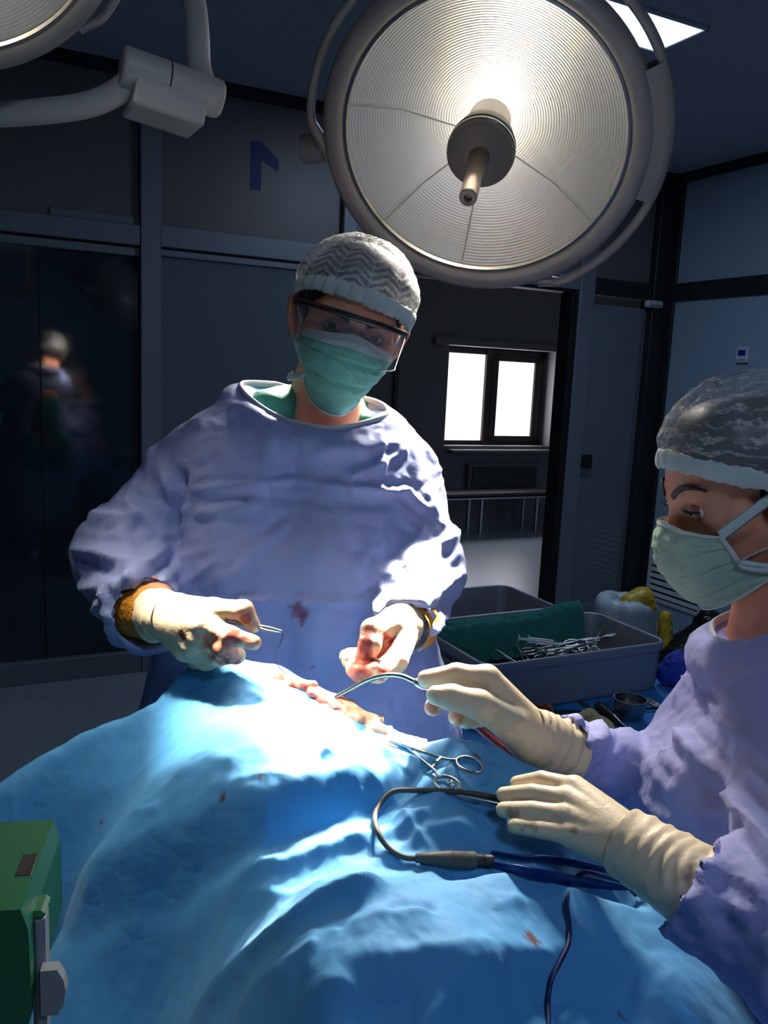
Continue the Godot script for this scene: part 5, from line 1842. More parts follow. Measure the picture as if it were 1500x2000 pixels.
func table_and_tools() -> void:
	make_drape()
	operating_table()
	patient()
	# ring-handled clamp lying on the drape, tip in the wound
	var r0 := on_drape(890, 1522, 0.006)
	var tip := on_drape(748, 1444, 0.004)
	var x := (tip - r0).normalized()
	var up := Vector3(0.1, 0.9, 0.35)
	var z := x.cross(up).normalized()
	clamp_tool("needle_clamp", "long steel ring handled clamp lying on the drape below the wound", r0, Basis(x, z.cross(x), z), r0.distance_to(tip), 0.019, M.steel)
	# chained towel clamp that ends under the assistant's fingers
	var c0 := on_drape(892, 1564, 0.006)
	var c1 := on_drape(990, 1592, 0.010)
	var tc := thing("towel_clamp", "flat shiny clamp on a small chain, held under the assistant's fingertips", "clamp", c0)
	part(MB.new().tube([c0, c0.lerp(c1, 0.35), c0.lerp(c1, 0.6), c1], [0.002, 0.0055, 0.0062, 0.006], 10, 0.3, Vector3(0.1, 0.6, 0.8)), "blade", M.steel, tc)
	for i in 4:
		var q := on_drape(lerpf(877, 894, i / 3.0), lerpf(1537, 1556, i / 3.0), 0.005)
		var ring := []
		for k in 17:
			var an := TAU * k / 16.0
			ring.append(q + (Vector3(cos(an) * 0.6, 0.3 * cos(an), sin(an)) if i % 2 == 0 else Vector3(cos(an), sin(an), 0.3 * sin(an))) * 0.0042)
		part(MB.new().tube(ring, 0.0008, 6, 1.0, Vector3.ZERO, false), "chain_link", M.steel, tc)
	# bipolar cable, plug and blue forceps
	var cb := thing("diathermy_cable", "grey cable with a ribbed grey plug looping across the drape", "cable", on_drape(800, 1690))
	part(MB.new().tube(run([[985, 1570], [940, 1562], [880, 1555], [815, 1551], [765, 1563], [735, 1592], [734, 1625], [755, 1662], [785, 1682], [815, 1690]], 0.0045), 0.0031, 10), "cord", M.grey_cable, cb)
	var p0 := on_drape(812, 1690, 0.008)
	var p1 := on_drape(960, 1700, 0.010)
	var px := Transform3D(frame(p1 - p0, Vector3.UP), p0)
	var pl := p0.distance_to(p1)
	var pf := [Vector2(0.0005, -0.002), Vector2(0.0045, 0.0), Vector2(0.0068, pl * 0.2), Vector2(0.0088, pl * 0.42)]
	for i in 6:
		pf.append(Vector2(0.0092, pl * (0.46 + i * 0.035)))
		pf.append(Vector2(0.0082, pl * (0.475 + i * 0.035)))
	pf.append_array([Vector2(0.0092, pl * 0.68), Vector2(0.0092, pl * 0.76), Vector2(0.0005, pl * 0.765)])
	part(MB.new().lathe(pf, px, 24, 0, TAU, 0.3), "plug", M.grey_cable, cb)
	var bf := thing("bipolar_forceps", "dark blue flat bladed forceps plugged into the grey cable, half in shadow", "forceps", p1)
	part(MB.new().lathe([Vector2(0.0005, pl * 0.76), Vector2(0.0068, pl * 0.765), Vector2(0.0068, pl * 0.86), Vector2(0.0055, pl * 0.87), Vector2(0.0068, pl * 0.885), Vector2(0.0068, pl), Vector2(0.0005, pl * 1.01)], px, 20), "collar", M.black, bf)
	part(MB.new().tube(run([[958, 1693], [1010, 1697], [1070, 1704], [1150, 1718], [1210, 1732], [1255, 1745]], 0.012, 5), [0.0045, 0.0048, 0.005, 0.0055, 0.006, 0.0065, 0.0068, 0.007, 0.0072, 0.0074, 0.0075, 0.0075, 0.0074, 0.0072, 0.007, 0.0066, 0.006, 0.0054, 0.0048, 0.0042, 0.0036, 0.003, 0.0025, 0.002, 0.0016, 0.0012], 10, 0.4, Vector3(0.1, 0.75, 0.5)), "blade", M.blue_metal, bf)
	part(MB.new().tube(run([[958, 1704], [1010, 1714], [1070, 1728], [1150, 1742], [1210, 1748], [1255, 1747]], 0.007, 5), [0.0045, 0.0048, 0.005, 0.0055, 0.006, 0.0065, 0.0068, 0.007, 0.0072, 0.0074, 0.0075, 0.0075, 0.0074, 0.0072, 0.007, 0.0066, 0.006, 0.0054, 0.0048, 0.0042, 0.0036, 0.003, 0.0025, 0.002, 0.0016, 0.0012], 10, 0.4, Vector3(0.1, 0.75, 0.5)), "blade", M.blue_metal, bf)
	var cp := []
	for q in [[1240, 1748, 0.004], [1205, 1728, 0.022], [1165, 1712, 0.026], [1132, 1710, 0.024], [1111, 1728, 0.016], [1104, 1765, 0.006], [1110, 1808, 0.004], [1108, 1845, 0.004], [1092, 1880, 0.004], [1076, 1915, 0.004], [1069, 1955, 0.004], [1070, 2000, 0.004], [1072, 2060, 0.004], [1080, 2140, 0.004]]:
		cp.append(on_drape(q[0], q[1], 0.0) + (CAM.y * 0.4 + CAM.z).normalized() * float(q[2]))
	solo(MB.new().tube(curve(cp, 8), 0.0023, 10), "thin_cord", M.navy_cable, "thin shiny navy cord running from the blue forceps to the bottom edge", "cord")
	# suction tube in the assistant's right hand
	var t0 := P(655, 1362, 1.085)
	var su := thing("suction_tube", "curved steel suction tube held by the assistant, its tip in the wound", "suction tube", t0)
	part(MB.new().tube(curve([t0, P(690, 1343, 1.08), P(722, 1327, 1.072), P(755, 1319, 1.062), P(785, 1321, 1.052), P(815, 1334, 1.042)], 8), 0.0034, 12), "cannula", M.steel, su)
	var q0 := P(811, 1332, 1.043)
	var q1 := P(852, 1348, 1.03)
	var qx := Transform3D(frame(q1 - q0, Vector3.UP), q0)
	var ql := q0.distance_to(q1)
	part(MB.new().lathe([Vector2(0.0035, -0.002), Vector2(0.0058, 0.001), Vector2(0.0062, ql * 0.45), Vector2(0.0048, ql * 0.5), Vector2(0.0048, ql * 0.9), Vector2(0.0060, ql)], qx, 18), "hub", M.worn_steel, su)
	part(MB.new().tube(curve([q1, P(890, 1372, 1.05), P(922, 1408, 1.075), P(955, 1440, 1.085), P(1000, 1472, 1.09), P(1048, 1497, 1.10), P(1100, 1530, 1.13), P(1150, 1620, 1.2)], 8), 0.0052, 12), "blood_filled_hose", M.red_tube, su)
	# needle holder, thread and forceps in the surgeon's hands
	var n1 := P(551, 1234, 1.055)
	var n0 := P(405, 1205, 1.09)
	var nx := (n1 - n0).normalized()
	var nz := nx.cross(Vector3(0.2, 0.8, 0.5)).normalized()
	clamp_tool("needle_holder", "gold tinted needle holder gripped in the surgeon's lit right hand", n0, Basis(nx, nz.cross(nx), nz), n0.distance_to(n1), 0.010, M.worn_steel)
	solo(MB.new().tube(curve([n1, P(551, 1246, 1.055), P(543, 1268, 1.06), P(540, 1288, 1.07), P(546, 1304, 1.08), P(562, 1318, 1.09)], 8), 0.0005, 6), "suture_thread", M.suture, "fine black suture thread hanging from the needle holder to the wound", "thread")
	tweezers("dissecting_forceps", "small steel forceps tip showing between the surgeon's left thumb and finger", P(705, 1288, 1.13), P(744, 1291, 1.085), Vector3.UP, M.steel, 0.003)


func tray_box(x0: float, x1: float, z0: float, z1: float, y0: float, y1: float, label: String) -> Node3D:
	# an open metal container with a rolled rim, in room axes
	var o := thing("sterilisation_tray", label, "tray", R((x0 + x1) * 0.5, y0, (z0 + z1) * 0.5), RB, "open instrument trays")
	var hx := (x1 - x0) * 0.5
	var hz := (z1 - z0) * 0.5
	var h := y1 - y0
	var loop := func(grow: float, y: float, r: float, m: int) -> Array:
		var out := []
		for i in m:
			var an := TAU * i / m
			var c := Vector2(signf(cos(an)) * (hx - r), signf(sin(an)) * (hz - r))
			var w := Vector2(cos(an), sin(an))
			out.append(Vector3(c.x + w.x * (r + grow), y, c.y + w.y * (r + grow)))
		return out
	var m := 64
	var levels := [[-0.012, 0.004], [-0.006, 0.0], [-0.004, 0.012], [0.0, h * 0.8], [0.006, h * 0.82], [0.006, h - 0.004], [0.003, h], [-0.002, h], [-0.005, h - 0.004], [-0.007, h * 0.8], [-0.012, 0.012]]
	var shell := MB.new().grid(m + 1, levels.size(), func(u: float, w: float) -> Vector3:
		var l: Array = levels[int(round(w * (levels.size() - 1)))]
		return loop.call(l[0], l[1], 0.04, m)[int(round(u * m)) % m])
	part(shell, "shell", M.tray, o, false)
	var bottom := MB.new()
	bottom.flat(loop.call(-0.010, 0.008, 0.04, m), Vector3.UP)
	part(bottom, "base", M.tray, o, false)
	var mesh := MB.new()
	for i in 44:
		var x := lerpf(-hx + 0.02, hx - 0.02, i / 43.0)
		mesh.bx(x - 0.001, x + 0.001, 0.022, 0.024, -hz + 0.015, hz - 0.015)
	for i in 24:
		var z := lerpf(-hz + 0.02, hz - 0.02, i / 23.0)
		mesh.bx(-hx + 0.015, hx - 0.015, 0.024, 0.026, z - 0.001, z + 0.001)
	var me := part(mesh, "wire_basket", M.mesh_floor, o, false)
	me.set_meta("kind", "stuff")
	# latch and handle plates on the short left side
	var la := MB.new().bx(-hx - 0.012, -hx - 0.004, h * 0.25, h * 0.72, -0.05, 0.05, 0.002)
	part(la, "handle_plate", M.tray, o, false)
	part(MB.new().tube([Vector3(-hx - 0.012, h * 0.55, -0.04), Vector3(-hx - 0.026, h * 0.5, -0.036), Vector3(-hx - 0.026, h * 0.5, 0.036), Vector3(-hx - 0.012, h * 0.55, 0.04)], 0.003, 8), "handle", M.dark_steel, o, false)
	for z in [-0.09, 0.09]:
		part(MB.new().bx(-hx - 0.008, -hx - 0.001, h * 0.62, h * 0.8, z - 0.018, z + 0.018, 0.002), "catch", M.grey_plastic, o, false)
	var rv := MB.new()
	for i in 5:
		rv.ball(Vector3(hx - 0.008, h * (0.45 + 0.12 * (i % 2)), -hz + 0.06 + i * 0.04), Vector3.ONE * 0.0022, Basis.IDENTITY, 8)
	var rp := part(rv, "rivets", M.steel, o, false)
	rp.set_meta("kind", "stuff")
	return o


func clamp_tool(called: String, label: String, at: Vector3, b: Basis, ln: float, spread: float, m: Material, group := "", bent := 0.0) -> Node3D:
	# ring-handled forceps: rings at x = 0, tip at x = ln, lying in its xz plane
	var o := thing(called, label, "forceps", at, b, group)
	for s in [-1.0, 1.0]:
		var half := MB.new()
		var r := ln * 0.12
		var pts := [Vector3(r * 0.9, 0, s * spread), Vector3(ln * 0.2, 0, s * spread * 0.62), Vector3(ln * 0.42, 0, s * spread * 0.3), Vector3(ln * 0.66, 0, 0.0), Vector3(ln * 0.8, 0.0, -s * 0.0022 + bent * 0.01), Vector3(ln * 0.92, 0, -s * 0.0015 + bent * 0.022), Vector3(ln, 0, -s * 0.0008 + bent * 0.036)]
		var rads := []
		var cv := curve(pts, 5)
		for i in cv.size():
			var q := float(i) / (cv.size() - 1)
			rads.append(ln * (0.0165 + 0.006 * exp(-pow((q - 0.52) / 0.1, 2)) - 0.0110 * smoothstep(0.6, 1.0, q)))
		for i in cv.size():
			cv[i] += Vector3(0, s * 0.0009, 0)
		half.tube(cv, rads, 10, 0.7, Vector3.UP)
		part(half, "arm", m, o, false)
		var ring := []
		for i in 33:
			var an := TAU * i / 32.0
			ring.append(Vector3(cos(an) * r * 1.25 - r * 0.3, s * 0.0009, s * (spread + r * 0.15) + sin(an) * r * 0.86))
		part(MB.new().tube(ring, ln * 0.019, 10, 0.8, Vector3.UP, false), "finger_ring", m, o, false)
		part(MB.new().bx(ln * 0.245, ln * 0.275, s * 0.0016 - 0.001, s * 0.0016 + 0.001, minf(0, s * spread * 0.6), maxf(0, s * spread * 0.6), 0.0004), "ratchet", m, o, false)
	part(MB.new().lathe([Vector2(0.0004, 0.0045), Vector2(0.0022, 0.0042), Vector2(0.003, 0.003), Vector2(0.003, -0.003)], tf(Vector3(ln * 0.6, 0, 0)), 14), "pivot_screw", m, o, false)
	return o


func tweezers(called: String, label: String, a: Vector3, b: Vector3, up: Vector3, m: Material, gap := 0.006) -> Node3D:
	# two spring arms joined at a, tips at b
	var x := (b - a).normalized()
	var ln := a.distance_to(b)
	var z := x.cross(up).normalized()
	var o := thing(called, label, "forceps", a, Basis(x, z.cross(x), z))
	for s in [-1.0, 1.0]:
		var pts := [Vector3(0, 0, 0), Vector3(ln * 0.15, 0, s * gap * 0.5), Vector3(ln * 0.45, 0, s * gap), Vector3(ln * 0.8, 0, s * gap * 0.5), Vector3(ln, 0, s * 0.0006)]
		part(MB.new().tube(curve(pts, 5), [0.002, 0.003, 0.0035, 0.004, 0.0042, 0.0043, 0.0044, 0.0044, 0.0044, 0.0043, 0.0042, 0.004, 0.0037, 0.0034, 0.003, 0.0026, 0.0022, 0.0018, 0.0014, 0.001, 0.0007], 8, 0.35, Vector3.UP), "arm", m, o, false)
	part(MB.new().bx(-0.004, 0.02, -0.0025, 0.0025, -0.0025, 0.0025, 0.001), "spring_joint", m, o, false)
	return o


func cloth_lump(at: Array, rad: Array, cell: float, k: float, seed_: int, rough: float) -> MB:
	var pr := []
	for i in at.size():
		var j := mini(i + 1, at.size() - 1)
		pr.append([at[i], at[j], rad[i], rad[j]])
	var mb := MB.new().sdf(pr, cell, k, 1)
	var nz := FastNoiseLite.new()
	nz.noise_type = FastNoiseLite.TYPE_CELLULAR
	nz.cellular_return_type = FastNoiseLite.RETURN_DISTANCE2_SUB
	nz.frequency = 30.0
	nz.seed = seed_
	mb.warp(func(p: Vector3, n: Vector3) -> Vector3: return p + n * rough * (nz.get_noise_3dv(p) + 0.4))
	return mb


const TT := 0.78


func furniture() -> void:
	# corridor: bench and radiator
	var be := thing("bench", "low dark bench under the corridor window", "bench", R(4.7, 0, -7.2), RB)
	part(MB.new().bx(-1.0, 0.96, 0.395, 0.43, -0.17, 0.17, 0.01), "seat", M.bench, be, false)
	part(MB.new().bx(-0.95, 0.90, 0.36, 0.385, -0.13, 0.13, 0.004), "seat_frame", M.worn_steel, be, false)
	for x in [-0.8, 0.0, 0.70, 0.88]:
		for z in [-0.12, 0.12]:
			part(MB.new().bx(x - 0.014, x + 0.014, 0, 0.37, z - 0.014, z + 0.014, 0.003), "leg", M.worn_steel, be, false)
	var ra := thing("radiator", "flat panel radiator on the wall behind the corridor bench", "radiator", R(5.26, 0.30, -7.5), RB)
	part(MB.new().bx(-0.47, 0.47, 0, 0.38, -0.06, 0.0, 0.008), "panel", M.corridor, ra, false)
	part(MB.new().bx(-0.43, 0.43, 0.03, 0.35, 0.0, 0.012, 0.005), "front_plate", M.bench, ra, false)
	# small fittings on the walls
	var t1 := thing("thermostat", "white wall thermostat with a small blue display, the upper of two", "thermostat", R(XR - 0.012, 1.735, -3.535), RB)
	part(MB.new().bx(-0.012, 0.012, 0, 0.092, -0.042, 0.042, 0.004), "case", M.white_plastic, t1, false)
	part(MB.new().bx(-0.0135, -0.0115, 0.04, 0.074, -0.026, 0.026, 0.0005), "display", M.lcd_blue, t1, false)
	part(MB.new().bx(-0.0135, -0.0115, 0.012, 0.018, -0.03, 0.03, 0.0005), "button_row", M.grey_plastic, t1, false)
	var t2 := thing("thermostat", "white wall thermostat with a square dark display, the lower of two", "thermostat", R(XR - 0.011, 1.432, -3.525), RB)
	part(MB.new().bx(-0.011, 0.011, 0, 0.10, -0.038, 0.038, 0.004), "case", M.white_plastic, t2, false)
	part(MB.new().bx(-0.0125, -0.0105, 0.044, 0.09, -0.028, 0.028, 0.0005), "display", M.lcd_grey, t2, false)
	part(MB.new().bx(-0.0125, -0.0105, 0.012, 0.03, -0.028, 0.028, 0.0005), "button_row", M.grey_plastic, t2, false)
	solo(MB.new().box(Transform3D(RB, R(XR - 0.003, 1.598, -3.70)), Vector3(0.006, 0.010, 0.045), 0.001), "socket_slot", M.black, "thin black slot on the right wall between the two thermostats", "wall slot", "", RB)
	solo(MB.new().box(Transform3D(RB, R(XR - 0.003, 1.40, -3.68)), Vector3(0.006, 0.010, 0.055), 0.001), "socket_slot", M.black, "thin black slot on the right wall beside the lower thermostat", "wall slot", "", RB)
	var ms := thing("motion_sensor", "small white motion sensor bar at the top of the narrow blind panel", "sensor", R(3.985, 2.075, ZB + 0.008), RB)
	part(MB.new().bx(-0.07, 0.07, 0, 0.045, 0, 0.045, 0.012), "case", M.white_plastic, ms, false)
	part(MB.new().bx(-0.05, 0.05, 0.006, 0.02, 0.043, 0.047, 0.001), "lens", M.grey_plastic, ms, false)
	var lk := thing("door_switch", "square black door switch on the upright right of the opening", "switch", R(3.55, 1.035, ZB + 0.012), RB)
	part(MB.new().bx(-0.04, 0.04, 0, 0.088, 0, 0.02, 0.004), "case", M.black, lk, false)
	part(MB.new().bx(-0.028, 0.028, 0.014, 0.074, 0.02, 0.024, 0.002), "touch_plate", M.bag_black, lk, false)
	var vg := thing("vent_grille", "white louvred air grille low on the right wall", "vent", R(XR, 0.14, -3.88), RB)
	var vf := MB.new()
	vf.bx(-0.016, 0, 0, 0.025, -0.24, 0.24, 0.002)
	vf.bx(-0.016, 0, 0.405, 0.43, -0.24, 0.24, 0.002)
	vf.bx(-0.016, 0, 0, 0.43, -0.24, -0.215, 0.002)
	vf.bx(-0.016, 0, 0, 0.43, 0.215, 0.24, 0.002)
	part(vf, "frame", M.white_plastic, vg, false)
	part(MB.new().bx(-0.002, -0.0005, 0.02, 0.41, -0.22, 0.22), "backing", M.black, vg, false)
	for i in 9:
		part(MB.new().box(tf(Vector3(-0.010, 0.05 + i * 0.042, 0), Basis(Vector3.BACK, -0.5)), Vector3(0.004, 0.030, 0.43), 0.001), "louvre", M.white_plastic, vg, false)
	# bin with its bags and a black sack, far right
	var bp := Vector3(1.115, 0, -3.63)
	var bn := thing("waste_bin", "round metal waste bin lined with a white bag, far right behind the trays", "bin", bp)
	part(MB.new().lathe([Vector2(0.09, 0.0), Vector2(0.10, 0.01), Vector2(0.118, 0.55), Vector2(0.122, 0.56), Vector2(0.122, 0.575), Vector2(0.112, 0.575), Vector2(0.10, 0.2)], tf(bp), 36), "bin_body", M.bucket, bn)
	var nz := FastNoiseLite.new()
	nz.frequency = 9.0
	var bag := MB.new().grid(49, 12, func(u: float, w: float) -> Vector3:
		var an := u * TAU
		var y: float = [0.47, 0.50, 0.53, 0.56, 0.59, 0.61, 0.625, 0.63, 0.62, 0.60, 0.57, 0.54][int(round(w * 11))]
		var r: float = [0.128, 0.131, 0.134, 0.136, 0.134, 0.128, 0.115, 0.09, 0.07, 0.06, 0.055, 0.05][int(round(w * 11))]
		r += 0.012 * nz.get_noise_3d(cos(an) * 0.12, y * 0.5, sin(an) * 0.12) * 2.0
		return bp + Vector3(cos(an) * r, y + 0.02 * nz.get_noise_2d(cos(an) * 0.12, sin(an) * 0.12), sin(an) * r), true)
	part(bag, "bin_liner", M.bag_white, bn)
	var yb := cloth_lump([bp + Vector3(-0.01, 0.62, 0.06), bp + Vector3(0.05, 0.64, 0.05), bp + Vector3(0.08, 0.60, 0.06)], [0.045, 0.05, 0.035], 0.01, 0.02, 3, 0.01)
	solo(yb, "plastic_bag", M.bag_yellow, "crumpled yellow plastic bag knotted on top of the waste bin", "bag")
	var ys := cloth_lump([bp + Vector3(0.17, 0.55, 0.02), bp + Vector3(0.18, 0.40, 0.03), bp + Vector3(0.17, 0.03, 0.03)], [0.035, 0.045, 0.04], 0.012, 0.02, 6, 0.015)
	solo(ys, "plastic_bag", M.bag_yellow, "limp yellow bag hanging down the right side of the bin", "bag")
	var kb := P(1385, 1268, 3.7)
	var sack := cloth_lump([Vector3(kb.x, 0.20, kb.z), Vector3(kb.x - 0.05, 0.30, kb.z), Vector3(kb.x + 0.02, 0.42, kb.z), Vector3(kb.x - 0.02, 0.56, kb.z)], [0.2, 0.2, 0.15, 0.05], 0.02, 0.05, 8, 0.035)
	solo(sack, "rubbish_sack", M.bag_black, "full black rubbish sack on the floor right of the bin", "bag")
	# instrument table under a blue cloth
	var ta := thing("instrument_table", "instrument table covered with a plain blue sterile cloth, behind the assistant's hand", "table", R(1.325, 0, -1.66), RB)
	var marks := []
	var rng := RandomNumberGenerator.new()
	rng.seed = 5
	for i in 60:
		marks.append(PY(1005 + rng.randf() * 75, 1346 + rng.randf() * 26, TT))
	var cl := MB.new()
	cl.grid(161, 100, func(u: float, w: float) -> Vector3:
		var x := lerpf(-0.67, 0.67, u)
		var z := lerpf(-0.85, 0.85, w)
		var over := maxf(absf(x) - 0.385, 0.0)
		var oz := maxf(absf(z) - 0.56, 0.0)
		var y := TT - over - oz
		var sx := signf(x) * minf(absf(x), 0.385 + 0.02 * smoothstep(0.0, 0.03, over))
		var sz := signf(z) * minf(absf(z), 0.56 + 0.02 * smoothstep(0.0, 0.03, oz))
		sx += signf(x) * minf(over, 0.1) * 0.25 * (0.5 + 0.5 * sin(z * 26.0))
		sz += signf(z) * minf(oz, 0.1) * 0.25 * (0.5 + 0.5 * sin(x * 22.0))
		return Vector3(sx, y + 0.0015 * nz.get_noise_2d(x * 1.5, z * 1.5), sz))
	cl.paint(func(p: Vector3, _n: Vector3) -> Color: return Color.WHITE)
	part(cl, "table_cloth", M.table_cloth, ta, false)
	part(MB.new().bx(-0.375, 0.375, TT - 0.045, TT - 0.006, -0.55, 0.55, 0.006), "table_top", M.worn_steel, ta, false)
	for x in [-0.33, 0.33]:
		for z in [-0.48, 0.48]:
			part(MB.new().tube([Vector3(x, 0.0, z), Vector3(x, TT - 0.03, z)], 0.018, 12), "leg", M.pole, ta, false)
	var speck := MB.new()
	for q in marks:
		speck.ball(q + Vector3(0, 0.0004, 0), Vector3(0.0012 + rng.randf() * 0.0016, 0.0007, 0.001 + rng.randf() * 0.001), Basis(Vector3.UP, rng.randf() * 3.0), 6)
	var sp := solo(speck, "bone_specks", M.bag_black, "scatter of dark specks on the blue table cloth by the near tray", "specks")
	sp.set_meta("kind", "stuff")
	# the two open trays
	var y1 := TT + 0.13
	tray_box(1.045, 1.606, -1.80, -1.512, TT + 0.002, y1, "large open grey instrument tray nearest the assistant, with a green towel inside")
	tray_box(0.975, 1.535, -2.15, -1.872, TT + 0.002, y1, "empty open grey tray standing behind the tray with the green towel")
	# green towel along the back of the near tray
	var tw := MB.new().grid(70, 26, func(u: float, w: float) -> Vector3:
		var x := lerpf(1.05, 1.55, u)
		var lump := 0.022 * smoothstep(0.62, 0.9, u)
		var prof := [Vector2(-1.826, -0.05), Vector2(-1.820, 0.004), Vector2(-1.800, 0.016), Vector2(-1.782, 0.0), Vector2(-1.772, -0.035), Vector2(-1.764, -0.07), Vector2(-1.755, -0.09)]
		var k := w * (prof.size() - 1)
		var i := mini(int(k), prof.size() - 2)
		var q: Vector2 = prof[i].lerp(prof[i + 1], k - i)
		return R(x, y1 + q.y + lump * (1.0 - absf(w - 0.4)) + 0.006 * nz.get_noise_2d(x * 4.0, w * 1.2), q.x + 0.006 * nz.get_noise_2d(x * 3.0 + 9.0, w * 2.0)))
	solo(tw, "towel", M.green_towel, "folded dark green towel draped over the back wall of the near tray", "towel", "", RB)
	# instruments heaped in the near tray
	var heap := [[1150, 1235, 20.0, 0.14], [1110, 1250, -12.0, 0.15], [1165, 1248, 35.0, 0.13], [1130, 1262, 5.0, 0.14], [1085, 1268, -30.0, 0.13], [1185, 1240, -8.0, 0.14], [1060, 1262, 60.0, 0.13], [1020, 1278, 75.0, 0.12], [990, 1284, 100.0, 0.12], [1120, 1235, 48.0, 0.13]]
	var words := ["steel clamp lying highest on the heap in the near tray", "steel clamp pointing left across the heap in the near tray", "steel clamp at the right of the heap by the tray wall", "steel clamp lying flat at the front of the heap", "steel clamp in the middle of the near tray", "steel clamp with its rings against the tray's right wall", "steel clamp slanting in the tray's left half", "short steel clamp near the tray's front left corner", "short steel clamp nearest the tray's left end", "steel clamp leaning against the green towel"]
	for i in heap.size():
		var e: Array = heap[i]
		var hgt := TT + 0.075 + 0.009 * (i % 4)
		var at := PY(e[0], e[1], hgt)
		var rb := to_room(at)
		at = R(clampf(rb.x, 1.11, 1.54), hgt, clampf(rb.z, -1.70, -1.57))
		var tilt := Basis(RB * Vector3.UP, deg_to_rad(e[2] + 27.0)) * Basis(Vector3.BACK, 0.10 + 0.05 * (i % 3)) * Basis(Vector3.RIGHT, 0.2 * ((i % 3) - 1))
		clamp_tool("instrument_clamp", words[i], at - tilt.x * e[3] * 0.5, tilt, e[3], 0.014, M.steel, "clamps heaped in the near tray", 0.2 * (i % 2))
	var s0 := PY(1012, 1247, TT + 0.115)
	var s1 := PY(1086, 1256, TT + 0.110)
	var sy := thing("syringe", "clear plastic syringe lying on the instruments beside the green towel", "syringe", s0)
	var sb := Transform3D(frame(s1 - s0, Vector3.UP), s0)
	var sl := s0.distance_to(s1)
	part(MB.new().lathe([Vector2(0.008, sl * 0.25), Vector2(0.008, sl * 0.92), Vector2(0.003, sl * 0.95), Vector2(0.002, sl * 1.1)], sb, 18), "barrel", M.clear_plastic, sy)
	part(MB.new().lathe([Vector2(0.0005, 0.0), Vector2(0.010, 0.0), Vector2(0.010, 0.003), Vector2(0.003, 0.004), Vector2(0.003, sl * 0.5), Vector2(0.0075, sl * 0.51), Vector2(0.0075, sl * 0.56), Vector2(0.0005, sl * 0.57)], sb, 18), "plunger", M.clear_plastic, sy)
	part(MB.new().lathe([Vector2(0.008, sl * 0.25), Vector2(0.014, sl * 0.25), Vector2(0.014, sl * 0.265), Vector2(0.008, sl * 0.265)], sb, 18), "flange", M.clear_plastic, sy)
	# loose things on the blue cloth
	var bc := PY(1228, 1402, TT)
	var bw := thing("steel_bowl", "small round steel bowl holding dark fluid, on the blue cloth", "bowl", bc)
	part(MB.new().lathe([Vector2(0.0005, 0.001), Vector2(0.026, 0.001), Vector2(0.032, 0.006), Vector2(0.036, 0.02), Vector2(0.0375, 0.046), Vector2(0.0400, 0.0475), Vector2(0.0400, 0.049), Vector2(0.0370, 0.049), Vector2(0.0355, 0.02), Vector2(0.030, 0.008), Vector2(0.0005, 0.006)], tf(bc), 40), "bowl_wall", M.worn_steel, bw)
	part(MB.new().lathe([Vector2(0.0364, 0.034), Vector2(0.0005, 0.034)], tf(bc), 32), "fluid", M.bag_black, bw)
	tweezers("tissue_forceps", "slender steel tissue forceps pointing away on the blue cloth", PY(1186, 1414, TT + 0.004), PY(1104, 1346, TT + 0.004), Vector3.UP, M.worn_steel, 0.006)
	var ro := PY(1165, 1376, TT + 0.012)
	var re := PY(1240, 1436, TT + 0.008)
	var rt := thing("retractor", "steel instrument with a thick grooved handle between forceps and bowl", "retractor", ro)
	var rx := Transform3D(frame(re - ro, Vector3.UP), ro)
	var rl := ro.distance_to(re)
	var gp := [Vector2(0.0005, 0.0), Vector2(0.008, 0.002), Vector2(0.0115, 0.008)]
	for i in 9:
		gp.append(Vector2(0.0118, 0.012 + i * rl * 0.05))
		gp.append(Vector2(0.0105, 0.012 + i * rl * 0.05 + rl * 0.025))
	gp.append_array([Vector2(0.009, rl * 0.58), Vector2(0.005, rl * 0.66), Vector2(0.004, rl), Vector2(0.0005, rl)])
	part(MB.new().lathe(gp, rx, 20, 0, TAU, 0.2), "grooved_handle", M.dark_steel, rt)
	part(MB.new().box(Transform3D(rx.basis, rx * Vector3(0, rl * 0.95, 0)), Vector3(0.018, rl * 0.35, 0.003), 0.001), "blade", M.worn_steel, rt)
	# swab on a rod
	var w0 := PY(1050, 1392, TT + 0.016)
	var sw := thing("swab_holder", "blood soaked gauze swab on a long steel rod, lying beside the assistant's knuckles", "swab", w0)
	var gz := cloth_lump([PY(1008, 1386, TT + 0.014), PY(1040, 1392, TT + 0.018), PY(1066, 1388, TT + 0.02), PY(1074, 1402, TT + 0.012)], [0.014, 0.019, 0.019, 0.012], 0.004, 0.01, 4, 0.008)
	stain(gz, Color8(210, 180, 165), [[PY(1060, 1388, TT + 0.03), 0.034, Color8(130, 20, 20), 0.95], [PY(1020, 1386, TT + 0.02), 0.03, Color8(160, 60, 50), 0.7]], 3)
	part(gz, "gauze", M.gauze, sw)
	part(MB.new().tube([PY(1070, 1388, TT + 0.012), PY(1150, 1391, TT + 0.008), PY(1300, 1382, TT + 0.006)], 0.0035, 10), "rod", M.dark_steel, sw)
	var g2 := cloth_lump([PY(1118, 1412, TT + 0.012), PY(1150, 1404, TT + 0.02), PY(1180, 1418, TT + 0.015), PY(1205, 1440, TT + 0.010)], [0.016, 0.024, 0.020, 0.014], 0.004, 0.014, 14, 0.010)
	stain(g2, Color8(226, 214, 190), [[PY(1158, 1412, TT + 0.03), 0.03, Color8(176, 130, 60), 0.6]], 5)
	solo(g2, "gauze_pad", M.gauze, "crumpled cream gauze pad with a tan stain, in front of the grooved handle", "gauze")
	var l0 := PY(1262, 1366, TT + 0.003)
	var l1 := PY(1296, 1384, TT + 0.003)
	var lb := frame(l1 - l0, Vector3.UP)
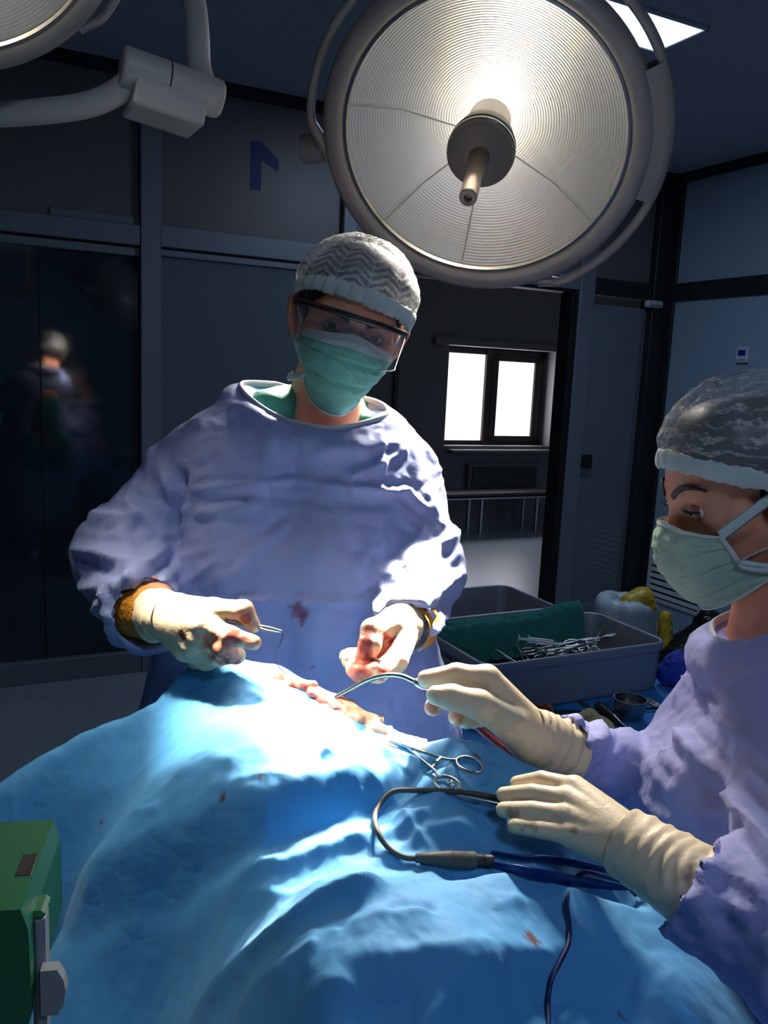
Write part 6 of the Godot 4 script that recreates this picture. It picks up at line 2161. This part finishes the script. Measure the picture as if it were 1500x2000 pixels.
	var st := thing("label_strip", "white paper strip with small grey print, right of the steel bowl", "label", (l0 + l1) * 0.5, Basis(lb.y, lb.x, lb.z))
	part(MB.new().bx(-0.035, 0.035, 0, 0.0012, -0.011, 0.011), "paper", M.white_plastic, st, false)
	var pk := MB.new()
	for i in 7:
		pk.bx(-0.028 + i * 0.008, -0.023 + i * 0.008, 0.0012, 0.0015, -0.006, -0.003 + 0.006 * (i % 2))
	var pp := part(pk, "print", M.grey_cable, st, false)
	pp.set_meta("kind", "stuff")
	var nc := cloth_lump([PY(1302, 1318, TT + 0.03), PY(1325, 1305, TT + 0.05), PY(1350, 1325, TT + 0.03)], [0.035, 0.045, 0.04], 0.008, 0.03, 9, 0.02)
	solo(nc, "folded_cloth", M.navy_cloth, "bunched dark blue cloth at the right end of the near tray", "cloth")
	# green device at the lower left, on its stand beside the operating table
	var gy := 1.16
	var a := PY(105, 1600, gy)
	var b := PY(40, 1776, gy)
	var dz := (a - b).length()
	var zb := (b - a).normalized()
	var gb := Basis(zb.cross(Vector3.UP).normalized() * -1.0, Vector3.UP, zb)
	var gd := thing("infusion_device", "green plastic medical device with grey clamp plate and knob at the lower left corner", "medical device", Vector3(a.x - 0.12, gy - 0.19, (a.z + b.z) * 0.5), gb)
	var gi := gd.transform.affine_inverse()
	var ca := gi * a
	var cb := gi * b
	var prof := PackedVector2Array([Vector2(-0.16, 0.19), Vector2(ca.x, 0.19), Vector2(ca.x + 0.005, 0.172), Vector2(ca.x + 0.006, 0.11), Vector2(ca.x - 0.006, 0.06), Vector2(ca.x - 0.03, 0.0), Vector2(-0.16, 0.0)])
	part(MB.new().prism(prof, tf(Vector3(0, 0, ca.z)), absf(cb.z - ca.z)), "case", M.green_case, gd, false)
	var s_a := gi * PY(62, 1668, gy)
	var s_b := gi * PY(44, 1711, gy)
	part(MB.new().bx(s_b.x - 0.006, s_b.x + 0.006, 0.1892, 0.1905, minf(s_a.z, s_b.z), maxf(s_a.z, s_b.z), 0.0004), "slot", M.black, gd, false)
	part(MB.new().bx(ca.x + 0.002, ca.x + 0.012, 0.065, 0.170, cb.z - 0.040, cb.z - 0.018, 0.004), "clamp_plate", M.grey_plastic, gd, false)
	part(MB.new().bx(ca.x + 0.001, ca.x + 0.013, 0.168, 0.175, cb.z - 0.042, cb.z - 0.016, 0.003), "clamp_cap", M.green_case, gd, false)
	var kp := PackedVector2Array([Vector2(0, -0.019), Vector2(0.012, -0.019), Vector2(0.0165, -0.010), Vector2(0.018, 0.0), Vector2(0.0165, 0.010), Vector2(0.012, 0.019), Vector2(0, 0.019)])
	part(MB.new().prism(kp, tf(Vector3(ca.x + 0.010, 0.112, cb.z - 0.020)), 0.010), "knob", M.grey_plastic, gd, false)
	part(MB.new().box(tf(Vector3(-0.18, 0.08, (ca.z + cb.z) * 0.5)), Vector3(0.06, 0.06, 0.05), 0.006), "bracket", M.grey_plastic, gd, false)
	part(MB.new().tube([Vector3(-0.2, 0.08, (ca.z + cb.z) * 0.5), Vector3(-0.62, 0.06, (ca.z + cb.z) * 0.5)], 0.014, 14), "support_arm", M.pole, gd, false)
	part(MB.new().tube([Vector3(-0.62, -0.97 + 0.02, (ca.z + cb.z) * 0.5), Vector3(-0.62, 0.4, (ca.z + cb.z) * 0.5)], 0.018, 14), "stand_pole", M.pole, gd, false)
	part(MB.new().lathe([Vector2(0.0005, 0.05), Vector2(0.06, 0.05), Vector2(0.2, 0.02), Vector2(0.21, 0.0), Vector2(0.0005, 0.0)], tf(Vector3(-0.62, -0.97, (ca.z + cb.z) * 0.5)), 32), "stand_base", M.pole, gd, false)
